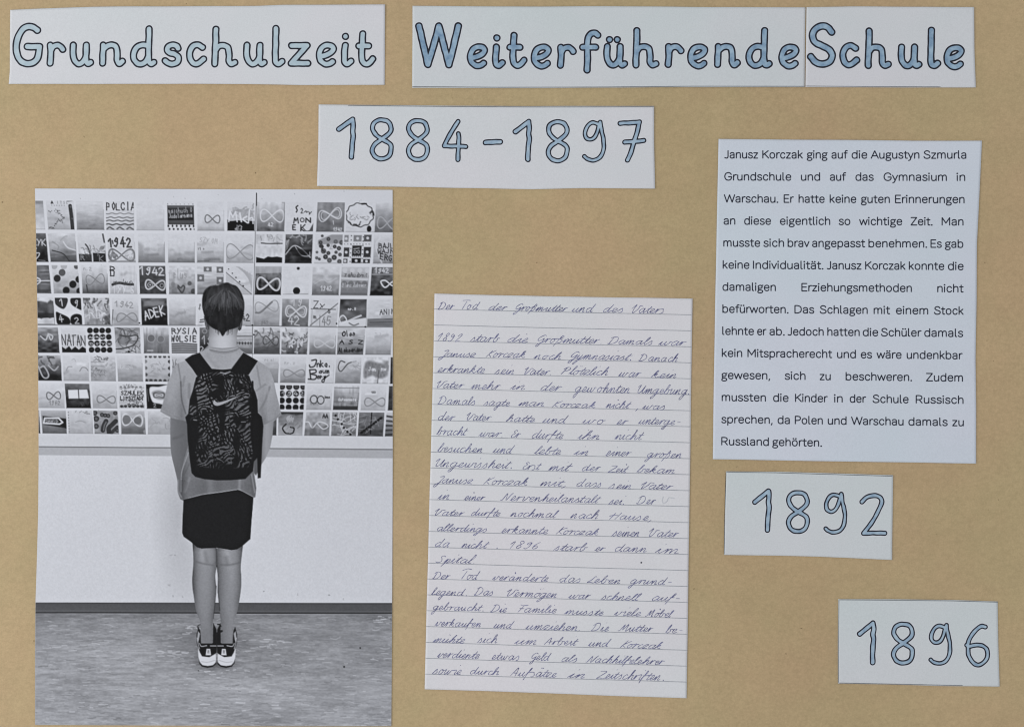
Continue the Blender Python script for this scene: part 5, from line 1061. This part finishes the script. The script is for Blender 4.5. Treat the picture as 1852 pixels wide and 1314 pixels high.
SANS = {  # skeleton of a plain sans letter, capitals 1 high: (advance, strokes); '~' marks a curved stroke
 'a': (.55, "~.09,.57 .16,.67 .28,.705 .40,.66 .44,.54;.44,.55 .44,.06;~.44,.42 .28,.41 .13,.36 .08,.23 .14,.10 .25,.055 .37,.10 .44,.22"),
 'b': (.6, ".1,.97 .1,.06;~.1,.5 " + BB), 'c': (.54, "~.46,.54 .40,.66 .29,.705 .15,.62 .09,.38 .15,.14 .29,.055 .41,.11 .46,.22"),
 'd': (.6, ".5,.97 .5,.06;~.5,.5 .42,.66 .28,.705 .14,.62 .09,.38 .14,.14 .28,.055 .42,.1 .5,.25"),
 'e': (.57, ".09,.40 .49,.40;~.49,.40 .47,.58 .40,.67 .29,.705 .15,.62 .09,.38 .15,.14 .29,.055 .42,.1 .48,.2"),
 'f': (.36, "~.36,.95 .28,.965 .2,.93 .17,.82;.17,.84 .17,.06;.05,.68 .34,.68"),
 'g': (.55, "~.27,.70 .14,.63 .1,.51 .15,.38 .27,.33 .40,.38 .44,.51 .40,.64 .27,.70;.38,.66 .52,.70;~.17,.35 .11,.25 .15,.16 .30,.13 .44,.08 .49,-.04 .42,-.17 .27,-.21 .12,-.17 .07,-.06 .12,.05 .2,.13"),
 'h': (.57, ".1,.97 .1,.06;~.1,.45 .17,.64 .31,.705 .43,.65 .47,.48;.47,.5 .47,.06"), 'i': (.22, ".1,.68 .1,.06;.1,.90 .1,.915"),
 'k': (.52, ".1,.97 .1,.06;.44,.68 .1,.32;.22,.43 .46,.06"), 'l': (.28, ".1,.97 .1,.17;~.1,.19 .12,.09 .21,.06"),
 'm': (.85, ".1,.68 .1,.06;~.1,.45 .16,.64 .28,.705 .38,.65 .42,.48;.42,.5 .42,.06;~.42,.45 .48,.64 .60,.705 .70,.65 .74,.48;.74,.5 .74,.06"),
 'n': (.57, ".1,.68 .1,.06;~.1,.45 .17,.64 .31,.705 .43,.65 .47,.48;.47,.5 .47,.06"),
 'o': (.6, "~.3,.705 .15,.62 .09,.38 .15,.14 .3,.055 .45,.14 .51,.38 .45,.62 .3,.705"), 'p': (.6, ".1,.68 .1,-.22;~.1,.5 " + BB),
 'r': (.36, ".1,.68 .1,.06;~.1,.42 .16,.62 .26,.70 .35,.69"), 's': (.49, "~.42,.57 .36,.67 .25,.705 .13,.65 .1,.54 .17,.43 .3,.37 .41,.3 .43,.2 .37,.09 .25,.055 .13,.09 .07,.2"),
 't': (.38, ".17,.88 .17,.2;~.17,.22 .2,.08 .34,.07;.04,.68 .34,.68"), 'u': (.57, ".1,.68 .1,.28;~.1,.3 .14,.11 .26,.055 .40,.12 .47,.3;.47,.68 .47,.06"),
 'v': (.48, ".04,.68 .24,.06 .44,.68"), 'w': (.74, ".04,.68 .2,.06 .37,.66 .54,.06 .7,.68"), 'y': (.49, ".04,.68 .25,.08;.45,.68 .25,.08;~.25,.08 .19,-.12 .06,-.21"),
 'z': (.49, ".07,.68 .42,.68 .07,.06 .43,.06"), 'A': (.68, ".03,.06 .34,.94 .65,.06;.14,.35 .54,.35"),
 'D': (.73, ".1,.94 .1,.06;~.1,.94 .35,.93 .58,.78 .64,.5 .58,.22 .35,.07 .1,.06"), 'E': (.6, ".1,.94 .1,.06 .54,.06;.1,.94 .53,.94;.1,.52 .48,.52"),
 'G': (.74, "~.64,.72 .55,.88 .38,.95 .17,.83 .08,.5 .17,.17 .38,.05 .56,.12 .66,.3;.66,.28 .66,.46 .40,.46"), 'I': (.22, ".1,.94 .1,.06"),
 'J': (.44, ".33,.94 .33,.25;~.33,.27 .28,.09 .15,.06 .03,.12"), 'K': (.65, ".1,.94 .1,.06;.58,.94 .1,.42;.25,.57 .62,.06"),
 'M': (.86, ".1,.06 .1,.94 .42,.3 .74,.94 .74,.06"), 'P': (.63, ".1,.06 .1,.94;~.1,.94 .35,.94 .52,.86 .56,.7 .5,.53 .35,.46 .1,.45"),
 'R': (.66, ".1,.06 .1,.94;~.1,.94 .35,.94 .52,.86 .56,.7 .5,.53 .35,.46 .1,.45;.34,.46 .58,.06"),
 'S': (.64, "~.54,.76 .46,.9 .3,.95 .14,.86 .11,.7 .22,.56 .4,.48 .54,.38 .57,.24 .48,.1 .3,.05 .13,.11 .06,.27"),
 'W': (.97, ".03,.94 .26,.06 .49,.92 .72,.06 .94,.94"), 'Z': (.63, ".06,.94 .56,.94 .06,.06 .58,.06"), '.': (.24, ".12,.06 .12,.075"), ',': (.24, ".14,.08 .08,-.12"),
}
for u_, b_ in (('ä', 'a'), ('ö', 'o'), ('ü', 'u')):
    SANS[u_] = (SANS[b_][0], SANS[b_][1] + ";.18,.90 .18,.915;.39,.90 .39,.915")
def dense(p, n=4):
    p = np.array(p, float)
    return np.vstack([p[0][None]] + [p[i] + (p[i + 1] - p[i]) * np.linspace(0, 1, n + 1)[1:, None] for i in range(len(p) - 1)])
def sans_word(w, xa, xb, base, cap, hw):
    st = []; x = 0.0
    for ch in w:
        adv, body = SANS[ch]
        for s_ in body.split(';'):
            c = s_.startswith('~'); p = [tuple(float(v) for v in q.split(',')) for q in s_.lstrip('~').split()]
            p = np.array([(x + a, b) for a, b in p])
            if c: st.append(smooth(p, 5))
            else: st += [p[i:i + 2] for i in range(len(p) - 1)]
        x += adv
    mn = min(s_[:, 0].min() for s_ in st); mx = max(s_[:, 0].max() for s_ in st)
    k = (xb - xa - 2 * hw) / (mx - mn); out = []
    for s_ in st:
        X = xa + hw + (s_[:, 0] - mn) * k; out.append(np.stack([X, base(X) - s_[:, 1] * cap], 1))
    return out
for i, words in enumerate(TYPED):
    base = lambda X, i=i: 287.4 + 39.78 * i + (0.6 + 0.42 * i) * (X - 1306) / 436
    L = []
    for w, xa, xb in words: L += sans_word(w, xa, xb, base, 15.2, 1.06)
    ribbons(sT, 'printed_text_line', L, 1.06, M_TEXT, 1, full=True)

# ------------------------------------------------------------ handwritten sheet
sH = Sheet('handwritten_sheet', 'lined white sheet with blue pen handwriting headed Der Tod der Großmutter und des Vaters', 'handwritten sheet', M_LINED,
           [(786, 530.8), (900, 534), (1060, 537), (1150, 538.2), (1252, 540)], [(1252, 540), (1251, 600), (1249, 720), (1247.5, 850), (1245, 1000), (1243, 1150), (1241.4, 1261)],
           [(768.2, 1244.8), (860, 1247.4), (1000, 1252.2), (1120, 1257), (1241.4, 1261)], [(786, 530.8), (784.6, 620), (781.4, 750), (777.4, 880), (774.2, 1010), (771, 1130), (768.2, 1244.8)], 8, wav=.0005, curl=.00015, wob=.15)
for k in range(24):
    yl = 559.2 + 28.62 * k; yr = 569.6 + 28.8 * k
    xl = np.interp(yl, [530, 1245], [786, 768.2]) + .3; xr = np.interp(yr, [540, 1261], [1252, 1241.4]) - .3
    xs = np.linspace(xl, xr, 60); ys = yl + (yr - yl) * np.linspace(0, 1, 60) + .25 * np.sin(xs / 70)
    ribbons(sH, 'ruled_line', [np.stack([xs, ys], 1)], .62, M_RULE)

def P_(s): # "x,y x,y; x,y" -> strokes
    return [[tuple(float(v) for v in q.split(',')) for q in st.split()] for st in s.split(';')]
# cursive alphabet, x-height 1: (advance, joined strokes, loose marks, joins the next letter)
CUR = {
 'a': (1.02, ".72,.86 .48,1.0 .2,.8 .08,.42 .2,.08 .42,.02 .68,.45 .8,.98 .74,.35 .84,.02 1.02,.2", "", 1),
 'b': (.92, "0,.1 .26,.9 .44,1.75 .34,1.92 .2,1.4 .14,.5 .26,.04 .52,.06 .68,.45 .58,.85 .72,.84 .92,.88", "", 1),
 'c': (.76, ".66,.84 .45,1.0 .2,.8 .08,.42 .2,.08 .46,.02 .76,.22", "", 1),
 'd': (1.06, ".72,.86 .48,1.0 .2,.8 .08,.42 .2,.08 .42,.02 .7,.5 .9,1.85 .8,1.0 .76,.3 .88,.02 1.06,.2", "", 1),
 'e': (.76, "0,.1 .35,.38 .56,.78 .42,1.0 .2,.8 .12,.35 .28,.02 .54,.05 .76,.25", "", 1),
 'f': (.74, "0,.1 .3,.9 .54,1.75 .42,1.9 .28,1.2 .16,.0 .1,-.75;.08,.78 .4,.84 .74,.9", "", 1),
 'g': (1.0, ".72,.86 .48,1.0 .2,.8 .08,.42 .2,.1 .42,.08 .68,.5 .8,.98 .7,0 .5,-.9 .24,-1.05 .2,-.7 .55,-.2 1.0,.2", "", 1),
 'h': (.96, "0,.1 .26,.9 .44,1.75 .34,1.92 .22,1.4 .14,.6 .1,.0 .3,.7 .54,.98 .68,.8 .64,.2 .76,.02 .96,.2", "", 1),
 'i': (.5, "0,.1 .24,.95 .2,.3 .3,.02 .5,.2", ".34,1.55 .36,1.68", 1),
 'k': (.92, "0,.1 .26,.9 .44,1.7 .34,1.85 .22,1.4 .1,.0;.12,.5 .45,.95 .62,.85 .44,.58 .2,.54 .5,.25 .7,.03 .92,.2", "", 1),
 'l': (.52, "0,.1 .28,.9 .46,1.7 .36,1.92 .2,1.4 .14,.4 .28,.02 .52,.2", "", 1),
 'm': (1.3, "0,.1 .2,.92 .16,.0 .36,.72 .52,.98 .6,.7 .54,0 .74,.72 .9,.98 1.0,.75 .96,.2 1.08,.02 1.3,.2", "", 1),
 'n': (.96, "0,.1 .2,.92 .16,0 .36,.7 .55,.98 .66,.75 .62,.2 .74,.02 .96,.2", "", 1),
 'o': (.84, ".5,.96 .28,.92 .1,.5 .22,.05 .48,.05 .66,.5 .54,.93 .5,.8 .84,.86", "", 1),
 'p': (.95, "0,.1 .26,.95 .16,.0 .06,-.85 .24,.4 .46,.95 .7,.8 .66,.3 .45,.04 .6,.02 .95,.2", "", 1),
 'r': (.7, "0,.1 .22,.98 .16,.0 .28,.6 .42,.88 .7,.93", "", 1),
 's': (.66, "0,-.02 .36,.98 .46,.72 .6,.32 .46,.02 .2,.0", "", 0),
 't': (.6, "0,.1 .3,.9 .46,1.6 .3,.8 .22,.2 .34,.02 .6,.2", ".02,1.0 .72,1.06", 1),
 'u': (1.0, "0,.1 .2,.95 .15,.3 .28,.02 .54,.25 .74,.95 .68,.3 .8,.02 1.0,.2", "", 1),
 'v': (.95, "0,.1 .2,.95 .24,.2 .36,.02 .62,.45 .72,.95 .95,.86", "", 1),
 'w': (1.36, "0,.1 .2,.95 .18,.25 .34,.02 .58,.4 .68,.92 .66,.2 .82,.02 1.06,.4 1.12,.95 1.36,.86", "", 1),
 'y': (1.0, "0,.1 .2,.95 .15,.3 .28,.02 .54,.25 .74,.95 .6,-.3 .36,-1.0 .16,-.95 .3,-.4 1.0,.2", "", 1),
 'z': (.84, "0,.2 .16,.92 .68,.92 .1,.04 .4,.1 .84,.04", "", 1),
 'ß': (.95, "0,.3 .36,1.0 .46,1.6 .3,.6 .1,-.85;.34,1.3 .56,1.62 .74,1.3 .5,.95 .8,.6 .66,.05 .34,.02", "", 0),
 'A': (1.0, "0,0 .56,1.7 .7,.9 .72,.0;.2,.62 .6,.66 1.0,.7", "", 0),
 'D': (1.3, ".36,1.6 .2,.0;.0,1.35 .4,1.75 .95,1.5 1.2,.8 .85,.15 .2,.0 .05,.2", "", 0),
 'E': (.95, ".95,1.5 .62,1.72 .36,1.35 .7,.95 .24,.6 .3,.05 .66,.05 .95,.3", "", 1),
 'F': (.95, ".0,1.75 .5,1.84 1.15,1.8;.6,1.7 .36,.0;.22,.85 .5,.88 .85,.9", "", 0),
 'G': (1.15, "1.1,1.45 .82,1.75 .42,1.4 .2,.8 .36,.4 .8,.55 1.04,1.0 .98,.2 .78,-.7 .5,-.9 .5,-.45 1.15,.2", "", 1),
 'H': (1.2, ".5,1.6 .25,0;.0,.85 .5,1.1 1.05,1.0;1.15,1.65 .9,.0", "", 0),
 'J': (.9, ".3,1.6 .92,1.7 .76,.6 .5,-.65 .2,-.9 .18,-.4 .9,.2", "", 1),
 'K': (1.0, ".5,1.65 .2,0;1.15,1.68 .62,1.15 .34,.8 .6,.4 1.0,.05", "", 0),
 'L': (1.0, "1.0,1.55 .76,1.72 .5,.9 .1,.1 .5,.16 1.0,.05", "", 1),
 'M': (1.4, "0,.1 .25,.15 .56,1.55 .62,.25 1.05,1.6 1.1,.4 1.2,.02 1.4,.2", "", 1),
 'N': (1.3, "0,.1 .26,.15 .56,1.6 .85,.05 1.2,1.4 1.4,1.7", "", 0),
 'P': (1.05, ".4,1.5 .15,.0;.0,1.3 .5,1.72 .98,1.5 .8,1.0 .36,.85", "", 0),
 'S': (1.0, "1.0,1.45 .7,1.72 .4,1.4 .66,.9 .8,.4 .46,.02 .05,.2", "", 0),
 'T': (.9, "-.15,2.0 .5,2.06 1.15,2.04;.62,1.7 .4,.0", "", 0),
 'U': (1.35, "0,1.15 .4,1.7 .3,.8 .42,.06 .8,.3 1.15,1.6 1.05,.4 1.16,.05 1.35,.2", "", 1),
 'V': (1.1, "0,1.05 .42,1.78 .34,.95 .42,.12 .62,.1 .95,.9 1.02,1.5 1.5,1.42", "", 0),
 'Z': (1.1, ".1,1.55 1.05,1.6 .1,.06 .5,.12 1.1,.05", "", 1),
 '1': (.75, "0,1.0 .5,1.75 .3,.0", "", 0), '8': (.95, ".6,1.0 .3,1.4 .6,1.75 .85,1.45 .4,.8 .15,.35 .4,.02 .7,.4 .5,.95", "", 0),
 '9': (.95, ".8,1.5 .45,1.7 .25,1.2 .5,1.0 .8,1.5 .7,.5 .4,.0 .1,.15", "", 0), '2': (1.0, ".15,1.35 .55,1.72 .75,1.3 .05,.05 .5,.12 .95,.1", "", 0),
 '6': (.9, ".75,1.6 .3,.9 .15,.3 .4,.0 .7,.35 .5,.75 .2,.5", "", 0),
 '.': (.62, ".38,.04 .43,.1", "", 0), ',': (.45, ".3,.1 .1,-.45", "", 0), '-': (.9, ".25,.62 .75,.66", "", 0),
}
for u, b in (('ä', 'a'), ('ö', 'o'), ('ü', 'u')):
    a_ = CUR[b]; CUR[u] = (a_[0], a_[1], ".34,1.5 .36,1.62;.6,1.5 .62,1.62", a_[3])
HR = np.random.default_rng(33)
def write(word, xa, xb, base, xh=7.7, slant=.42):
    """cursive strokes of a word fitted between xa and xb; base(x) is the line"""
    strokes = []; cur = None; x = 0.0; exit_high = False; slant += HR.normal(0, .05)
    for ch in word:
        adv, body, marks, join = CUR[ch]
        sc = 1 + HR.normal(0, .045); dx = HR.normal(0, .02)
        sts = P_(body)
        for k, st in enumerate(sts):
            pts = [(x + px * sc + dx + HR.normal(0, .018), (py if py < 1 else 1 + (py - 1) * .95) * (1 + HR.normal(0, .05)) + HR.normal(0, .022)) for px, py in st]
            if k == 0 and cur is not None and not (ch in '.,-acdgoäö' or ch.isupper() or ch.isdigit()):
                if exit_high: pts = pts[1:]
                cur += pts[1:] if not exit_high else pts
            else:
                if cur is not None: strokes.append(cur)
                cur = pts
        for st in (P_(marks) if marks else []):
            j = HR.normal(0, .05)
            strokes.append([(x + px * sc + j, py + j + (.35 if py > 1.4 else 0)) for px, py in st])
        exit_high = sts[-1][-1][1] > .5
        if not join:
            strokes.append(cur); cur = None
        x += adv * sc * (1.08 + HR.normal(0, .07)) + (0 if join else .12)
    if cur: strokes.append(cur)
    S_ = [smooth(np.array(s_), 5) for s_ in strokes]
    S_ = [np.stack([s_[:, 0] + s_[:, 1] * slant, s_[:, 1]], 1) for s_ in S_]
    mn = min(s_[:, 0].min() for s_ in S_); mx = max(s_[:, 0].max() for s_ in S_)
    k = (xb - xa) / (mx - mn); out = []
    xh = xh * (1 + HR.normal(0, .06)); dy = HR.normal(0, .6)
    for s_ in S_:
        X = xa + (s_[:, 0] - mn) * k
        out.append(np.stack([X, base(X) - s_[:, 1] * xh + dy], 1))
    return out
HAND = {
 0: [("Der", 792.4, 822.5), ("Tod", 836, 868.4), ("der", 883.9, 917.7), ("Großmutter", 928, 1026.8), ("und", 1033.8, 1077.3), ("des", 1091.3, 1126), ("Vaters", 1142.6, 1199.4)],
 2: [("1892", 791.7, 836.2), ("starb", 850, 904), ("die", 918.4, 954.7), ("Großmutter.", 968.4, 1087.1), ("Damals", 1099, 1179), ("war", 1190.3, 1240.9)],
 3: [("Janusz", 792.4, 860.5), ("Korczak", 879, 951.3), ("noch", 965, 1015.5), ("Gymnasiast.", 1026.8, 1143.3), ("Danach", 1154.5, 1226.1)],
 4: [("erkrankte", 790.8, 876.6), ("sein", 893.8, 929.4), ("Vater.", 948.6, 995.8), ("Plötzlich", 1014.1, 1101.2), ("war", 1118, 1159.4), ("kein", 1177, 1222.6)],
 5: [("Vater", 791, 840), ("mehr", 851.6, 906.1), ("in", 922.5, 949.2), ("der", 978, 1016.2), ("gewohnten", 1035.9, 1137.7), ("Umgebung.", 1153.1, 1245)],
 6: [("Damals", 792, 858.8), ("sagte", 874.2, 921.8), ("man", 937.6, 983.5), ("Korczak", 998.6, 1076.6), ("nicht", 1094.9, 1141.2), (",", 1149, 1153), ("was", 1160.8, 1201.5)],
 7: [("der", 793, 823.9), ("Vater", 844.5, 889), ("hatte", 915, 967), ("und", 980.8, 1028.2), ("wo", 1052, 1094.9), ("er", 1114.5, 1136.3), ("unterge-", 1153.8, 1230.3)],
 8: [("bracht", 789.7, 847.2), ("war.", 865.7, 908.2), ("Er", 924.6, 941.7), ("durfte", 962.3, 1018.3), ("ihn", 1044.3, 1083.6), ("nicht", 1111.3, 1164.3)],
 9: [("besuchen", 791, 871.8), ("und", 891, 931.4), ("lebte", 965.7, 1014.1), ("in", 1037.3, 1063.3), ("einer", 1094.9, 1141.9), ("großen", 1165.7, 1231)],
 10: [("Ungewissheit.", 788.6, 926), ("Erst", 945.8, 979.4), ("mit", 991.7, 1035.2), ("der", 1052.7, 1086.4), ("Zeit", 1098.8, 1137), ("bekam", 1151, 1219.8)],
 11: [("Janusz", 784.2, 855.4), ("Korczak", 874.6, 955.4), ("mit,", 976.6, 1022.5), ("dass", 1042.9, 1086.4), ("sein", 1099.3, 1140.5), ("Vater", 1159.4, 1217)],
 12: [("in", 791.7, 812.3), ("einer", 839, 878), ("Nervenheilanstalt", 904.7, 1087.1), ("sei.", 1099.8, 1132), ("Der", 1151, 1186)],
 13: [("Vater", 787.6, 840.3), ("durfte", 852.7, 904.7), ("nochmal", 922.5, 1011.3), ("nach", 1031, 1083.6), ("Hause,", 1101.9, 1177)],
 14: [("allerdings", 791, 880), ("erkannte", 906, 991), ("Korczak", 1005.4, 1082.9), ("seinen", 1106, 1155.2), ("Vater", 1173.5, 1227.5)],
 15: [("da", 787.6, 813.6), ("nicht", 834.2, 886.2), (".", 898.5, 899.6), ("1896", 922.5, 977.3), ("starb", 1000.6, 1062.6), ("er", 1075.2, 1094.9), ("dann", 1112.4, 1168.6), ("im", 1184, 1226.8)],
 16: [("Spital.", 787.6, 861.6)],
 17: [("Der", 782.8, 815), ("Tod", 834.9, 868.4), ("veränderte", 890.3, 991.4), ("das", 1012.3, 1048.8), ("Leben", 1061.6, 1120.9), ("grund-", 1135.5, 1214)],
 18: [("legend.", 780, 843.9), ("Das", 858, 891), ("Vermögen", 917.5, 1006), ("war", 1027.8, 1068.9), ("schnell", 1086.2, 1160.2), ("auf-", 1179.4, 1228.7)],
 19: [("gebraucht.", 780, 873.7), ("Die", 887.4, 916.6), ("Familie", 936.7, 1006), ("musste", 1020.5, 1090.8), ("viele", 1110, 1158.4), ("Möbel", 1166.6, 1218.6)],
 20: [("verkaufen", 786.5, 869), ("und", 892, 930.3), ("umziehen.", 950.4, 1047.9), ("Die", 1068.9, 1100.9), ("Mutter", 1117.3, 1181.2), ("be-", 1203, 1234)],
 21: [("mühte", 782.7, 840.8), ("sich", 862.7, 900), ("um", 930.3, 969.5), ("Arbeit", 984, 1046), ("und", 1063.4, 1105.4), ("Korczak", 1121, 1198.5)],
 22: [("verdiente", 790.6, 867.3), ("etwas", 889, 938.5), ("Geld", 957.7, 997), ("als", 1016, 1043.3), ("Nachhilfelehrer", 1058.9, 1201.3)],
 23: [("sowie", 781.4, 834.4), ("durch", 850.8, 902), ("Aufsätze", 923, 1006), ("in", 1026, 1057), ("Zeitschriften.", 1078, 1199.5)],
}
for k, words in HAND.items():
    yl = 559.2 + 28.62 * k; yr = 569.6 + 28.8 * k
    base = lambda X, yl=yl, yr=yr: yl + (yr - yl) * (X - 778) / 468 - 1.4
    L = []
    for w, xa, xb in words: L += write(w, xa, xb, base)
    ribbons(sH, 'handwritten_line', L, .48, M_PEN, 2, .25)
ribbons(sH, 'erased_mark', [smooth(np.array([(1199, 897), (1197.5, 905), (1200, 909.5), (1206, 905), (1209, 899), (1219, 900)]), 5)], .6, M_ERASED, 2)
# the heavy ink dot
ribbons(sH, 'ink_dot', [np.array([(1158.6, 1016), (1160.0, 1016)])], .72, M_TEXT, 3)

# ------------------------------------------------------------ the photograph
L_ = [(64.4, 341.4), (65.6, 400), (66.6, 470), (68.2, 560), (69.4, 640), (70.4, 740), (70.9, 830), (70.2, 930), (67.4, 1030), (65.4, 1090), (64.8, 1180), (65, 1308.6)]
sP = Sheet('photograph_print', 'tall black and white photograph of a child with a backpack facing painted tiles', 'photograph', M_PHOTO,
           [(64.4, 341.4), (250, 342), (450, 342.8), (600, 343.2), (710.4, 343.8)], [(710.4, 343.8), (710.6, 600), (710.6, 830), (709.8, 1050), (708, 1311)],
           [(65, 1308.6), (250, 1309.6), (450, 1310.4), (708, 1311)], L_, 9, wav=.0005, curl=.00015, wob=.0, thick=.00015)
nx, ny = 645, 967
U, V = np.meshgrid(np.linspace(.0003, .9997, nx + 1), np.linspace(.0002, .9998, ny + 1))
PX, PY = sP.at(U, V)
def bil(a, x, y):
    x = np.clip(x - X0, 0, a.shape[1] - 1.001); y = np.clip(y - Y0, 0, a.shape[0] - 1.001)
    xi = x.astype(int); yi = y.astype(int); fx = x - xi; fy = y - yi
    return (a[yi, xi] * (1 - fx) + a[yi, xi + 1] * fx) * (1 - fy) + (a[yi + 1, xi] * (1 - fx) + a[yi + 1, xi + 1] * fx) * fy
tone = bil(T.a, PX, PY); tone = np.clip(tone - np.clip(95 - tone, 0, 95) * .2, 20, 212)
rgb = np.stack([tone * .985 - 0, tone, np.minimum(tone * 1.035 + 1, 225)], -1)
cols = np.clip(lin1(rgb) / LUX, 0, .92)
cols = np.concatenate([cols, np.ones(cols.shape[:2] + (1,))], -1).reshape(-1, 4)
verts = (world(PX, PY, sP.lift(PX, PY) + 4e-5)).reshape(-1, 3)
qd = quad_grid(nx, ny)
mx_ = (PX[:-1, :-1] + PX[1:, 1:]) / 2; my_ = (PY[:-1, :-1] + PY[1:, 1:]) / 2
reg = T.reg[np.clip((my_ - Y0 + .5).astype(int), 0, H_ - 1), np.clip((mx_ - X0 + .5).astype(int), 0, W_ - 1)].reshape(-1)
made = {}
def region(idx, name, parent):
    q = qd[reg == idx]
    if len(q) < 12: return None
    used, inv = np.unique(q, return_inverse=True)
    return sP.add(name, verts[used], inv.reshape(-1, 4), M_PRINT, parent, True, cols[used])
wallp = region(0, 'pictured_wall', None)
person = bpy.data.objects.new('pictured_person', None); col.objects.link(person); person.parent = sP.root; person.empty_display_size = .01
TREE = {'pictured_tile': wallp, 'pictured_arm': person, 'pictured_leg': person, 'pictured_neck': person, 'pictured_ear': person, 'pictured_tshirt': person, 'pictured_hair': person, 'pictured_shorts': person, 'pictured_backpack': person, 'pictured_shoe': person}
for i, nm in enumerate(T.names):
    if i: region(i, nm, TREE.get(nm))
